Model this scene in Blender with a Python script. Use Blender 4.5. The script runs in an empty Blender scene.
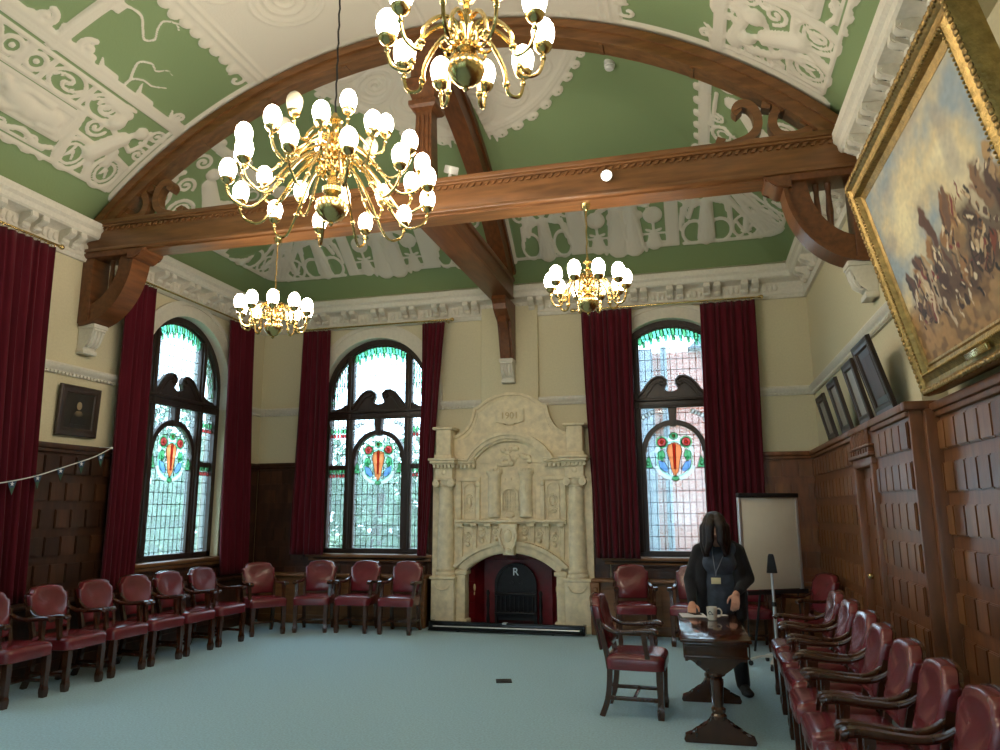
import bpy, bmesh, math, random
import numpy as np
from mathutils import Vector, Matrix
random.seed(7)
PI = math.pi
S = bpy.context.scene
COL = S.collection
# ------------------------------------------------------------------ room
XL, XR, YB, YF = -6.70, 1.60, 10.30, -4.2
CX = -2.55
HALF = 4.15
RV, ZC = 5.62, 1.15          # circle of the vault section
# ------------------------------------------------------------------ materials
def nn(nt, typ, **kw):
    n = nt.nodes.new(typ)
    for k, v in kw.items():
        setattr(n, k, v)
    return n

def rgb(h):
    c = [int(h[i:i+2], 16)/255 for i in (0, 2, 4)]
    return tuple((x/12.92 if x <= .04045 else ((x+.055)/1.055)**2.4) for x in c)

def pm(name, col, rough=.6, metal=0., var=.12, scale=18., stretch=(1, 1, 1), bump=0., bscale=None, coat=0., sheen=0., spec=.5, detail=4., col2=None):
    m = bpy.data.materials.new(name); m.use_nodes = True
    nt = m.node_tree; b = nt.nodes['Principled BSDF']
    c = rgb(col) if isinstance(col, str) else col
    tc = nn(nt, 'ShaderNodeTexCoord'); mp = nn(nt, 'ShaderNodeMapping'); mp.inputs['Scale'].default_value = stretch
    nt.links.new(tc.outputs['Object'], mp.inputs['Vector'])
    no = nn(nt, 'ShaderNodeTexNoise'); no.inputs['Scale'].default_value = scale; no.inputs['Detail'].default_value = detail
    nt.links.new(mp.outputs['Vector'], no.inputs['Vector'])
    rp = nn(nt, 'ShaderNodeValToRGB')
    lo = tuple(max(0, x*(1-var)) for x in c) if col2 is None else (rgb(col2) if isinstance(col2, str) else col2)
    hi = tuple(min(1, x*(1+var)) for x in c) if col2 is None else c
    rp.color_ramp.elements[0].position = .3; rp.color_ramp.elements[1].position = .7
    rp.color_ramp.elements[0].color = (*lo, 1); rp.color_ramp.elements[1].color = (*hi, 1)
    nt.links.new(no.outputs['Fac'], rp.inputs['Fac']); nt.links.new(rp.outputs['Color'], b.inputs['Base Color'])
    b.inputs['Roughness'].default_value = rough; b.inputs['Metallic'].default_value = metal
    b.inputs['Specular IOR Level'].default_value = spec
    b.inputs['Coat Weight'].default_value = coat; b.inputs['Coat Roughness'].default_value = .15
    b.inputs['Sheen Weight'].default_value = sheen
    if bump:
        n2 = nn(nt, 'ShaderNodeTexNoise'); n2.inputs['Scale'].default_value = bscale or scale; n2.inputs['Detail'].default_value = 5
        nt.links.new(mp.outputs['Vector'], n2.inputs['Vector'])
        bp = nn(nt, 'ShaderNodeBump'); bp.inputs['Strength'].default_value = bump; bp.inputs['Distance'].default_value = .01
        nt.links.new(n2.outputs['Fac'], bp.inputs['Height']); nt.links.new(bp.outputs['Normal'], b.inputs['Normal'])
    return m

M = {}
M['carpet'] = pm('carpet', 'a6c8d4', .95, var=.16, scale=60, bump=.5, bscale=180, sheen=.2, spec=.1)
M['wallpaper'] = pm('wallpaper', 'd0c6a6', .8, var=.04, scale=40, bump=.25, bscale=70, spec=.2)
M['panel_wood'] = pm('panel_wood', '74482a', .38, var=.3, scale=5, stretch=(3, 3, .6), bump=.06, bscale=30)
M['panel_a'] = pm('panel_board_light', '7c502c', .36, var=.25, scale=5, stretch=(3, 3, .6), bump=.06, bscale=30)
M['panel_b'] = pm('panel_board_dark', '673f22', .36, var=.25, scale=5, stretch=(3, 3, .6), bump=.06, bscale=30)
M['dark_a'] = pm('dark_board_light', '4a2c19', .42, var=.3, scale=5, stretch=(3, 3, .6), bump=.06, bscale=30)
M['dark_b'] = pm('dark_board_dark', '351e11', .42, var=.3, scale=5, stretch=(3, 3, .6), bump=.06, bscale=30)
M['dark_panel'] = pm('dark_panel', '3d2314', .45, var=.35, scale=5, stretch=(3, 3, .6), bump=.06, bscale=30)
M['beam_wood'] = pm('beam_wood', '7a5230', .34, var=.3, scale=4, stretch=(.7, 5, 5), bump=.05, bscale=20)
M['beam_wood_y'] = pm('beam_wood_y', '673d1f', .38, var=.3, scale=4, stretch=(5, .7, 5), bump=.05, bscale=20)
M['oak'] = pm('oak', '7a5330', .4, var=.25, scale=5, stretch=(.6, 4, 4), bump=.05, bscale=20)
M['frame_wood'] = pm('frame_wood', '33261f', .4, var=.3, scale=6, stretch=(3, 3, .7))
M['chair_wood'] = pm('chair_wood', '40200f', .25, var=.2, scale=9, stretch=(3, 3, .8), coat=.5)
M['table_wood'] = pm('table_wood', '43210f', .12, var=.18, scale=3, stretch=(6, .8, 3), coat=.5)
M['leather'] = pm('leather', '6d232a', .26, var=.18, scale=7, bump=.12, bscale=60, coat=.5)
M['curtain'] = pm('curtain', '541520', .9, var=.15, scale=6, stretch=(3, 3, .4), bump=.1, bscale=120, sheen=.08, spec=.1)
M['plaster'] = pm('plaster', 'd8d0bf', .75, var=.05, scale=25, bump=.15, bscale=60, spec=.3)
M['cornice_white'] = pm('cornice_white', 'd6d0c2', .7, var=.06, scale=30, bump=.3, bscale=45, spec=.3)
M['stone'] = pm('stone', 'e0d2b2', .8, var=.14, scale=12, bump=.25, bscale=70, spec=.2)
M['stone_dark'] = pm('stone_dark', 'c9b388', .85, var=.1, scale=10, bump=.25, bscale=70, spec=.2)
M['brass'] = pm('brass', (.66, .49, .21), .22, metal=1., var=.08, scale=20)
M['gilt'] = pm('gilt', (.42, .28, .10), .38, metal=.85, var=.3, scale=25, bump=.5, bscale=60)
M['gilt_carved'] = pm('gilt_carved', (.33, .21, .075), .42, metal=.75, var=.45, scale=40, bump=.9, bscale=45)
M['iron'] = pm('iron', '17161a', .45, metal=.4, var=.3, scale=20, bump=.3, bscale=40)
M['black'] = pm('black', '141416', .5, var=.2, scale=20)
M['black_gloss'] = pm('black_gloss', '0d0d10', .2, var=.1, scale=20)
M['red_tile'] = pm('red_tile', '6b1219', .35, var=.3, scale=8, bump=.05)
M['white_board'] = pm('white_board', 'f0e8d4', .5, var=.02, scale=8)
M['silver'] = pm('silver', (.72, .73, .74), .35, metal=.8, var=.04, scale=20)
M['white_plastic'] = pm('white_plastic', 'd8d8d4', .4, var=.03, scale=20)
M['china'] = pm('china', 'e6e0d2', .15, var=.03, scale=20, coat=.5)
M['badge'] = pm('badge_card', 'e0d3a6', .5, var=.03, scale=20)
M['cord'] = pm('lanyard_cord', '7d8088', .7, var=.1, scale=20)
M['paper'] = pm('paper', 'dcdde0', .7, var=.03, scale=20)
M['skin'] = pm('skin', 'd09a80', .5, var=.08, scale=30)
M['hair'] = pm('hair', '1f1412', .4, var=.5, scale=14, stretch=(8, 8, .6), bump=.5, bscale=30)
M['black_cloth'] = pm('black_cloth', '15151a', .9, var=.3, scale=30, sheen=.1, bump=.3, bscale=50)
M['grey_cloth'] = pm('grey_cloth', '39414e', .85, var=.2, scale=20, sheen=.15, bump=.3, bscale=40)
M['portrait'] = pm('portrait', '2c241a', .4, var=.4, scale=5, col2='171310')
M['print'] = pm('print', '8a8276', .35, var=.25, scale=7, bump=.0)
M['brick'] = None

def lead_glass(name, w, h, tint, lead=.0035, xo=0., zo=0.):
    m = bpy.data.materials.new(name); m.use_nodes = True; nt = m.node_tree; nt.nodes.clear()
    out = nn(nt, 'ShaderNodeOutputMaterial')
    tc = nn(nt, 'ShaderNodeTexCoord'); sp = nn(nt, 'ShaderNodeSeparateXYZ'); nt.links.new(tc.outputs['Object'], sp.inputs[0])
    def line(sock, step, off):
        a = nn(nt, 'ShaderNodeMath', operation='ADD'); nt.links.new(sock, a.inputs[0]); a.inputs[1].default_value = off+50*step
        d = nn(nt, 'ShaderNodeMath', operation='PINGPONG'); nt.links.new(a.outputs[0], d.inputs[0]); d.inputs[1].default_value = step/2
        l = nn(nt, 'ShaderNodeMath', operation='LESS_THAN'); nt.links.new(d.outputs[0], l.inputs[0]); l.inputs[1].default_value = lead
        return l.outputs[0]
    mx = nn(nt, 'ShaderNodeMath', operation='MAXIMUM')
    nt.links.new(line(sp.outputs['X'], w, xo), mx.inputs[0]); nt.links.new(line(sp.outputs['Z'], h, zo), mx.inputs[1])
    tr = nn(nt, 'ShaderNodeBsdfTransparent'); tr.inputs[0].default_value = (*tint, 1)
    di = nn(nt, 'ShaderNodeBsdfTranslucent'); di.inputs[0].default_value = (.72, .88, .95, 1)
    gl = nn(nt, 'ShaderNodeBsdfGlossy'); gl.inputs['Roughness'].default_value = .06
    m1 = nn(nt, 'ShaderNodeMixShader'); m1.inputs[0].default_value = .12; nt.links.new(tr.outputs[0], m1.inputs[1]); nt.links.new(di.outputs[0], m1.inputs[2])
    m2 = nn(nt, 'ShaderNodeMixShader'); m2.inputs[0].default_value = .05; nt.links.new(m1.outputs[0], m2.inputs[1]); nt.links.new(gl.outputs[0], m2.inputs[2])
    ld = nn(nt, 'ShaderNodeBsdfDiffuse'); ld.inputs[0].default_value = (.03, .03, .035, 1)
    m3 = nn(nt, 'ShaderNodeMixShader'); nt.links.new(mx.outputs[0], m3.inputs[0]); nt.links.new(m2.outputs[0], m3.inputs[1]); nt.links.new(ld.outputs[0], m3.inputs[2])
    nt.links.new(m3.outputs[0], out.inputs[0])
    return m
M['leaded'] = lead_glass('leaded_glass', .088, .155, (.86, .95, 1.))

def colour_glass(name, c):
    m = bpy.data.materials.new(name); m.use_nodes = True; nt = m.node_tree; nt.nodes.clear()
    out = nn(nt, 'ShaderNodeOutputMaterial')
    tr = nn(nt, 'ShaderNodeBsdfTransparent'); tr.inputs[0].default_value = (*c, 1)
    di = nn(nt, 'ShaderNodeBsdfTranslucent'); di.inputs[0].default_value = (*c, 1)
    m1 = nn(nt, 'ShaderNodeMixShader'); m1.inputs[0].default_value = .45; nt.links.new(tr.outputs[0], m1.inputs[1]); nt.links.new(di.outputs[0], m1.inputs[2])
    nt.links.new(m1.outputs[0], out.inputs[0]); return m
M['g_orange'] = colour_glass('orange_glass', (.95, .50, .30)); M['g_red'] = colour_glass('red_glass', (.80, .25, .25))
M['g_blue'] = colour_glass('blue_glass', (.42, .60, .85)); M['g_green'] = colour_glass('green_glass', (.35, .68, .45))
M['g_white'] = colour_glass('opal_glass', (.92, .95, .95)); M['g_teal'] = colour_glass('teal_glass', (.45, .88, .72))
GL = ['g_orange', 'g_red', 'g_blue', 'g_green', 'g_white', 'g_teal', 'frame_wood']

def lit_shade():
    m = bpy.data.materials.new('lit_opal_shade'); m.use_nodes = True; nt = m.node_tree
    b = nt.nodes['Principled BSDF']; b.inputs['Base Color'].default_value = (.9, .86, .78, 1); b.inputs['Roughness'].default_value = .3
    b.inputs['Emission Color'].default_value = (1, .87, .70, 1); b.inputs['Emission Strength'].default_value = LAMP
    return m
LAMP = 36.
M['lit'] = lit_shade()
M['frosted'] = pm('frosted_shade', 'c9c0ab', .35, var=.08, scale=30)

def brick_mat():
    m = bpy.data.materials.new('brick'); m.use_nodes = True; nt = m.node_tree; b = nt.nodes['Principled BSDF']
    tc = nn(nt, 'ShaderNodeTexCoord'); mp = nn(nt, 'ShaderNodeMapping'); mp.inputs['Rotation'].default_value = (PI/2, 0, 0)
    nt.links.new(tc.outputs['Object'], mp.inputs[0])
    br = nn(nt, 'ShaderNodeTexBrick'); br.inputs['Scale'].default_value = 1.
    br.inputs['Brick Width'].default_value = .23; br.inputs['Row Height'].default_value = .075; br.inputs['Mortar Size'].default_value = .008
    br.inputs['Color1'].default_value = (.50, .15, .11, 1); br.inputs['Color2'].default_value = (.38, .10, .075, 1); br.inputs['Mortar'].default_value = (.42, .3, .26, 1)
    nt.links.new(mp.outputs[0], br.inputs[0]); nt.links.new(br.outputs[0], b.inputs['Base Color']); b.inputs['Roughness'].default_value = .9
    return m
M['brick'] = brick_mat()
M['slate'] = pm('slate', '6d7888', .7, var=.2, scale=12)
M['leaf'] = pm('leaf', '55805e', .6, var=.35, scale=3)
M['bark'] = pm('bark', '4a3b2c', .9, var=.3, scale=8)
M['lawn'] = pm('lawn', '5f7d45', .9, var=.3, scale=2)
# ------------------------------------------------------------------ mesh building
class MB:
    def __init__(s):
        s.bm = bmesh.new(); s.mi = 0
    def face(s, vs):
        try:
            f = s.bm.faces.new(vs); f.material_index = s.mi; return f
        except ValueError:
            return None
    def v(s, p): return s.bm.verts.new(p)
    def box(s, x0, x1, y0, y1, z0, z1, bev=0., seg=2, mat=None):
        ps = [(x, y, z) for x in (x0, x1) for y in (y0, y1) for z in (z0, z1)]
        v = [s.v(p) for p in ps]
        fs = [s.face([v[i] for i in q]) for q in ((0, 1, 3, 2), (4, 6, 7, 5), (0, 4, 5, 1), (2, 3, 7, 6), (0, 2, 6, 4), (1, 5, 7, 3))]
        if bev:
            es = list({e for f in fs for e in f.edges})
            r = bmesh.ops.bevel(s.bm, geom=es, offset=bev, segments=seg, affect='EDGES', profile=.5)
            for f in r['faces']: f.material_index = s.mi
            v = list({w for f in r['faces'] for w in f.verts} | {w for w in v if w.is_valid})
        if mat is not None:
            for w in v: w.co = mat @ w.co
        return v
    def rings(s, rs, caps=True, closed=False):
        R = [[s.v(p) for p in r] for r in rs]; n = len(R[0])
        for a, b in list(zip(R, R[1:])) + ([(R[-1], R[0])] if closed else []):
            for i in range(n): s.face([a[i], a[(i+1) % n], b[(i+1) % n], b[i]])
        if caps and not closed:
            s.face(R[0][::-1]); s.face(R[-1])
    def tube(s, pts, r, n=8, caps=True):
        pts = [Vector(p) for p in pts]; m = len(pts)
        rr = r if hasattr(r, '__len__') else [r]*m
        rs = []; up = None
        for i, p in enumerate(pts):
            t = (pts[min(i+1, m-1)]-pts[max(i-1, 0)]).normalized()
            if up is None:
                up = Vector((0, 0, 1)) if abs(t.z) < .9 else Vector((1, 0, 0))
            a = (up - t*up.dot(t)).normalized(); b = t.cross(a); up = a
            rs.append([p + (a*math.cos(2*PI*k/n)+b*math.sin(2*PI*k/n))*rr[i] for k in range(n)])
        s.rings(rs, caps)
    def sweep(s, pts, prof, side=Vector((1, 0, 0)), caps=True, scl=None):
        """profile (a,b): a along `side`, b along the in-plane normal"""
        pts = [Vector(p) for p in pts]; m = len(pts); rs = []
        side = Vector(side).normalized()
        for i, p in enumerate(pts):
            t = (pts[min(i+1, m-1)]-pts[max(i-1, 0)]).normalized()
            nrm = side.cross(t).normalized(); k = scl[i] if scl else 1
            rs.append([p + side*a*k + nrm*b*k for a, b in prof])
        s.rings(rs, caps)
    def lathe(s, prof, c=(0, 0, 0), n=16, caps=True):
        c = Vector(c)
        s.rings([[c+Vector((r*math.cos(2*PI*k/n), r*math.sin(2*PI*k/n), z)) for k in range(n)] for r, z in prof], caps)
    def prism(s, poly, plane='xz', d0=0., d1=.1, bev=0.):
        f = {'xz': lambda a, b, d: (a, d, b), 'yz': lambda a, b, d: (d, a, b), 'xy': lambda a, b, d: (a, b, d)}[plane]
        A = [s.v(f(a, b, d0)) for a, b in poly]; B = [s.v(f(a, b, d1)) for a, b in poly]; n = len(poly)
        fs = [s.face(A), s.face(B[::-1])]
        for i in range(n): fs.append(s.face([A[i], B[i], B[(i+1) % n], A[(i+1) % n]]))
        if bev:
            es = [e for e in fs[0].edges] + [e for e in fs[1].edges]
            r = bmesh.ops.bevel(s.bm, geom=es, offset=bev, segments=2, affect='EDGES')
            for q in r['faces']: q.material_index = s.mi
        return A+B
    def arc(s, cx, cz, r0, r1, a0, a1, d0, d1, n=24, plane='xz'):
        P = [(cx+r1*math.cos(a0+(a1-a0)*i/n), cz+r1*math.sin(a0+(a1-a0)*i/n)) for i in range(n+1)]
        Q = [(cx+r0*math.cos(a0+(a1-a0)*i/n), cz+r0*math.sin(a0+(a1-a0)*i/n)) for i in range(n+1)]
        f = {'xz': lambda a, b, d: (a, d, b), 'yz': lambda a, b, d: (d, a, b)}[plane]
        s.rings([[f(*P[i], d0), f(*P[i], d1), f(*Q[i], d1), f(*Q[i], d0)] for i in range(n+1)])
    def ball(s, c, rx, ry=None, rz=None, n=12, m=8):
        ry = ry or rx; rz = rz or rx; c = Vector(c)
        rs = []
        for j in range(m+1):
            a = -PI/2+PI*j/m; k = max(math.cos(a), .02)
            rs.append([c+Vector((rx*k*math.cos(2*PI*i/n), ry*k*math.sin(2*PI*i/n), rz*math.sin(a))) for i in range(n)])
        s.rings(rs)
    def grid(s, f, nu, nv):
        V = [[s.v(f(i/nu, j/nv)) for j in range(nv+1)] for i in range(nu+1)]
        for i in range(nu):
            for j in range(nv): s.face([V[i][j], V[i+1][j], V[i+1][j+1], V[i][j+1]])
    def build(s, name, mats, parent=None, loc=(0, 0, 0), rz=0., smooth=40., mod=None):
        if not isinstance(mats, (list, tuple)): mats = [mats]
        me = bpy.data.meshes.new(name)
        bmesh.ops.recalc_face_normals(s.bm, faces=s.bm.faces[:])
        if smooth:
            lim = math.radians(smooth)
            for f in s.bm.faces: f.smooth = True
            for e in s.bm.edges:
                if len(e.link_faces) == 2:
                    e.smooth = e.calc_face_angle(0) < lim
        s.bm.to_mesh(me); s.bm.free()
        for m in mats: me.materials.append(M[m] if isinstance(m, str) else m)
        o = bpy.data.objects.new(name, me); COL.objects.link(o)
        o.location = loc; o.rotation_euler = (0, 0, rz)
        if parent: o.parent = parent
        return o

def tag(o, label, cat, group=None, kind=None):
    o['label'] = label; o['category'] = cat
    if group: o['group'] = group
    if kind: o['kind'] = kind
    return o
def thing(name, label, cat, loc=(0, 0, 0), rz=0., group=None, kind=None):
    o = bpy.data.objects.new(name, None); COL.objects.link(o); o.empty_display_size = .2
    o.location = loc; o.rotation_euler = (0, 0, rz)
    return tag(o, label, cat, group, kind)
def kids(o): return [c for c in KIDS.get(o.name, [])] if False else list(o.children)
def copy_tree(o, parent=None):
    c = o.copy(); COL.objects.link(c)
    if parent: c.parent = parent
    for ch in list(o.children): copy_tree(ch, c)
    return c
def clone(o, loc, rz, label, group=None):
    c = copy_tree(o); c.location = loc; c.rotation_euler = (0, 0, rz); c['label'] = label
    if group: c['group'] = group
    return c
def cr(P, n=8):
    P = [Vector(p) for p in P]; out = []
    Q = [P[0]*2-P[1]]+P+[P[-1]*2-P[-2]]
    for i in range(1, len(Q)-2):
        a, b, c, d = Q[i-1:i+3]
        for k in range(n):
            t = k/n
            out.append(.5*((2*b)+(c-a)*t+(2*a-5*b+4*c-d)*t*t+(3*b-a-3*c+d)*t**3))
    out.append(P[-1]); return out
def spiral(cx, cz, r0, r1, a0, turns, n=20):
    return [(cx+(r0+(r1-r0)*i/n)*math.cos(a0+turns*2*PI*i/n), cz+(r0+(r1-r0)*i/n)*math.sin(a0+turns*2*PI*i/n)) for i in range(n+1)]
# ------------------------------------------------------------------ setting
WR, WSILL, WSPR = .90, .98, 3.38          # window half width / radius, sill and spring height
def struct(o, label, cat): return tag(o, label, cat, kind='structure')
mb = MB(); mb.box(XL-.4, XR+.6, YF-.3, YB+.4, -.12, 0)
struct(mb.build('floor', 'carpet', smooth=0), 'blue green fitted carpet covering the whole chamber floor', 'floor')

def wall_with_windows(mb, u0, u1, top, ops, th=.35, hole=None):
    cur = u0
    for c in sorted(ops):
        if hole and cur < hole[0] < c:
            mb.box(cur, hole[0], 0, th, 0, top); mb.box(hole[1], c-WR, 0, th, 0, top); mb.box(hole[0], hole[1], 0, th, hole[2], top)
        else: mb.box(cur, c-WR, 0, th, 0, top)
        mb.box(c-WR, c+WR, 0, th, 0, WSILL)
        n = 24
        P = [(c-WR, top), (c-WR, WSPR)] + [(c-WR*math.cos(PI*i/n), WSPR+WR*math.sin(PI*i/n)) for i in range(1, n)] + [(c+WR, WSPR), (c+WR, top)]
        h = len(P)//2
        for a, b in zip(P[1:-1], P[2:-1]):          # strips up to the wall head
            mb.prism([a, b, (b[0], top), (a[0], top)], 'xz', 0, th)
        cur = c+WR
    mb.box(cur, u1, 0, th, 0, top)
BACK_W = [-4.71, -.25]; LEFT_W = [8.5, 4.9, 1.3, -2.3]  # last two side wall openings are out of view, added to let daylight in
mb = MB(); wall_with_windows(mb, XL-.35, XR+.35, 5.15, BACK_W, hole=(-3.25, -1.81, 1.1))
struct(mb.build('wall_back', 'wallpaper', loc=(0, YB, 0), smooth=0), 'cream papered end wall with two arched windows and chimneypiece', 'wall')
mb = MB(); wall_with_windows(mb, YF, YB, 5.15, LEFT_W)
struct(mb.build('wall_left', 'wallpaper', loc=(XL, 0, 0), rz=PI/2, smooth=0), 'cream papered side wall with tall arched windows', 'wall')
STEP = 5.75
mb = MB(); mb.box(XR, XR+.4, STEP, YB, 0, 5.15); mb.box(XR+.17, XR+.4, YF, STEP, 0, 4.4); mb.box(XR, XR+.4, YF, STEP, 4.38, 5.15)
struct(mb.build('wall_right', 'wallpaper', smooth=0), 'cream papered side wall above brown panelling with large gilt picture', 'wall')
ADDED_FRONT_W = [-4.7, -2.55, -.4]  # openings behind the camera, added to brighten the floor with daylight
mb = MB(); wall_with_windows(mb, -XR-.5, -XL+.35, 7.2, [-x for x in ADDED_FRONT_W])
struct(mb.build('wall_front', 'wallpaper', loc=(0, YF, 0), rz=PI, smooth=0), 'cream near end wall of the chamber with three windows added for daylight', 'wall')
# chimney breast strip above the fireplace
mb = MB(); mb.box(-2.98, -2.12, YB-.07, YB, 2.2, 4.6, .01)
struct(mb.build('trim_1', 'wallpaper'), 'shallow cream chimney breast above the stone chimneypiece', 'chimney breast')

# ---- cornice with paired scroll brackets
CPROF = [(0, 4.44), (.04, 4.44), (.06, 4.48), (.04, 4.51), (.04, 4.66), (.07, 4.68), (.20, 4.69), (.22, 4.71), (.23, 4.76), (.26, 4.79), (.27, 4.86), (0, 4.97)]
def bracket_mesh():
    mb = MB()
    p = [(.03, 4.53), (.08, 4.52), (.11, 4.55), (.09, 4.585), (.13, 4.605), (.18, 4.615), (.205, 4.64), (.20, 4.69), (.03, 4.69)]
    mb.prism([(a, z) for a, z in p], 'yz', -.045, .045, .008)
    mb.ball((0, .09, 4.56), .052, .03, .03, 8, 6); mb.ball((0, .175, 4.648), .052, .028, .028, 8, 6)
    return mb
def cornice(name, label, L, loc, rz, starts):
    t = thing(name, label, 'cornice', loc, rz, kind='structure')
    mb = MB(); mb.rings([[(u, -a, z) for a, z in CPROF] for u in L]); 
    # frieze rosettes: slight carved swellings between the brackets
    for u in starts:
        for k in range(3): mb.ball((u+.26+.07*k, -.05, 4.585), .035, .02, .045+.015*(k == 1), 8, 6)
    mb.build('moulding', 'cornice_white', t, smooth=30)
    b0 = None
    for u in starts:
        for d in (0, .14):
            if b0 is None:
                m2 = bracket_mesh()
                for v in m2.bm.verts: v.co.y *= -1
                b0 = m2.build('bracket', 'cornice_white', t); b = b0
            else:
                b = b0.copy(); COL.objects.link(b); b.parent = t
            b.location = (u+d, 0, 0)
    return t
cornice('trim_2', 'white bracketed cornice along the end wall', (XL, XR), (0, YB, 0), 0, [XL+.5+.5*i for i in range(15)])
cornice('trim_3', 'white bracketed cornice along the window side wall', (YF, YB), (XL, 0, 0), PI/2, [2.2+.5*i for i in range(16)])
cornice('trim_4', 'white bracketed cornice above the gilt framed picture', (-YB, -YF), (XR, 0, 0), -PI/2, [-YB+.42+.5*i for i in range(15)])

# ---- picture rail
RPROF = [(0, 3.10), (.02, 3.10), (.03, 3.13), (.05, 3.15), (.07, 3.17), (.075, 3.20), (.06, 3.22), (0, 3.22)]
def rail(mb, u0, u1):
    mb.rings([[(u, -a, z) for a, z in RPROF] for u in (u0, u1)])
    n = int((u1-u0)/.05)
    for i in range(n): mb.box(u0+.05*i+.01, u0+.05*i+.035, -.045, -.01, 3.105, 3.13)
mb = MB()
for a, b in ((XL, -5.79), (-3.63, -2.98), (-2.12, -1.33), (.83, XR)): rail(mb, a, b)
struct(mb.build('trim_5', 'cornice_white', loc=(0, YB, 0)), 'white picture rail broken by windows on the end wall', 'picture rail')
mb = MB()
for a, b in ((YF, -3.38), (-1.22, .22), (2.38, 3.82), (5.98, 7.42), (9.58, YB)): rail(mb, a, b)
struct(mb.build('trim_6', 'cornice_white', loc=(XL, 0, 0), rz=PI/2), 'white dentilled picture rail above the small dark portrait', 'picture rail')
mb = MB(); rail(mb, -YB, -STEP)
struct(mb.build('trim_7', 'cornice_white', loc=(XR, 0, 0), rz=-PI/2), 'white picture rail above the four tilted dark frames', 'picture rail')

# ---- oak panelling: raised oblong panels in staggered rows
def panelling(mb, u0, u1, z0, z1, y=0., th=.05, w=.205, rowh=.287, ph=.2, skip=()):
    mb.box(u0, u1, y-th, y, z0, z1)
    r = 0; z = z1-.13
    while z-ph > z0+.04:
        off = 0 if r % 2 == 0 else w/2
        u = u0+.03-off
        while u < u1-.03:
            a, b = max(u+.008, u0+.03), min(u+w-.008, u1-.03)
            if b-a > .06 and not any(a < s1 and b > s0 and z-ph < sz for s0, s1, sz in skip):
                mb.mi = random.choice((0, 1, 1, 2)); mb.prism([(a, z-ph), (b, z-ph), (b, z), (a, z)], 'xz', y-th-.022, y-th+.002, .008); mb.mi = 0
            u += w
        z -= rowh; r += 1
    mb.box(u0-.0, u1+.0, y-th-.05, y, z1-.06, z1, .012)      # capping
    mb.box(u0-.0, u1+.0, y-th-.03, y, z1-.10, z1-.06, .008)
    mb.box(u0, u1, y-th-.025, y, 0, .16, .008)
mb = MB()
for a, b in ((XL+.05, BACK_W[0]-WR-.02), (BACK_W[0]+WR+.02, -3.66), (-1.42, BACK_W[1]-WR-.02)): panelling(mb, a, b, 0, 2.35)
for c in BACK_W: panelling(mb, c-WR, c+WR, 0, .95)
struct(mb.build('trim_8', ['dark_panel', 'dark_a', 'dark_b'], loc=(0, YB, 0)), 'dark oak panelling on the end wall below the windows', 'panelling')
mb = MB(); panelling(mb, BACK_W[1]+WR+.02, XR-.08, 0, 2.35)
struct(mb.build('trim_13', ['panel_wood', 'panel_a', 'panel_b'], loc=(0, YB, 0)), 'brown oak panelling on the end wall behind the flip chart', 'panelling')
mb = MB()
for a, b in ((YF, LEFT_W[3]-WR-.02), (LEFT_W[3]+WR+.02, LEFT_W[2]-WR-.02), (LEFT_W[2]+WR+.02, LEFT_W[1]-WR-.02), (LEFT_W[1]+WR+.02, LEFT_W[0]-WR-.02), (LEFT_W[0]+WR+.02, YB-.06)): panelling(mb, a, b, 0, 2.34)
for c in LEFT_W: panelling(mb, c-WR, c+WR, 0, .95)
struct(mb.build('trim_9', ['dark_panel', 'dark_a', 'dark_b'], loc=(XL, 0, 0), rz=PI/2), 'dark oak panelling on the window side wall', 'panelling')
DOOR = (6.90, 7.60)
mb = MB()
panelling(mb, -YB+.06, -DOOR[1]-.06, 0, 2.35, 0, .09); panelling(mb, -DOOR[0]+.06, -STEP, 0, 2.35, 0, .09); mb.box(-DOOR[1]-.06, -DOOR[0]+.06, -.09, 0, 2.05, 2.29)
mb.box(-DOOR[1]-.06, -DOOR[0]+.06, -.14, 0, 2.29, 2.35, .012)
panelling(mb, -STEP, -YF, 0, 2.33, .17, .10)
mb.box(-STEP-.01, -STEP+.03, -.10, .17, 0, 2.30, .004); mb.box(-STEP-.03, -STEP+.07, -.14, .17, 2.29, 2.352, .01)
mb.box(-STEP+.03, -STEP+.10, -.02, .17, 0, 2.29, .01)
struct(mb.build('trim_10', ['panel_wood', 'panel_a', 'panel_b'], loc=(XR, 0, 0), rz=-PI/2), 'warm brown oak panelling stepping out beyond the gilt framed picture', 'panelling')
# door in the right wall
t = thing('door_1', 'narrow brown panelled door set in the side wall panelling', 'door', (XR, (DOOR[0]+DOOR[1])/2, 0), -PI/2, kind='structure')
mb = MB(); w = .35
mb.box(-w, w, -.05, -.02, 0, 1.97)
for z0, z1 in ((.15, .75), (.85, 1.35), (1.45, 1.88)):
    for x0, x1 in ((-w+.06, -.02), (.02, w-.06)): mb.prism([(x0, z0), (x1, z0), (x1, z1), (x0, z1)], 'xz', -.065, -.048, .008)
mb.build('leaf', 'panel_wood', t)
mb = MB()
for sx in (-1, 1): mb.box(sx*w-.04, sx*w+.04, -.13, 0, 0, 2.0, .012)
mb.box(-w-.04, w+.04, -.13, 0, 1.97, 2.05, .012); mb.box(-w-.08, w+.08, -.16, 0, 2.05, 2.085, .01)
for i in range(7): mb.box(-w+.02+i*.105, -w+.07+i*.105, -.14, -.02, 2.09, 2.13)
mb.box(-w-.06, w+.06, -.15, 0, 2.135, 2.155, .006)
for i in range(6):
    x = -w+.04+i*.124; mb.tube([(x, -.13, 2.155), (x, -.13, 2.17), (x, -.13, 2.22), (x, -.13, 2.27), (x, -.13, 2.29)], [.02, .013, .026, .013, .02], 8)
mb.build('carved_frame', 'panel_wood', t)
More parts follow.
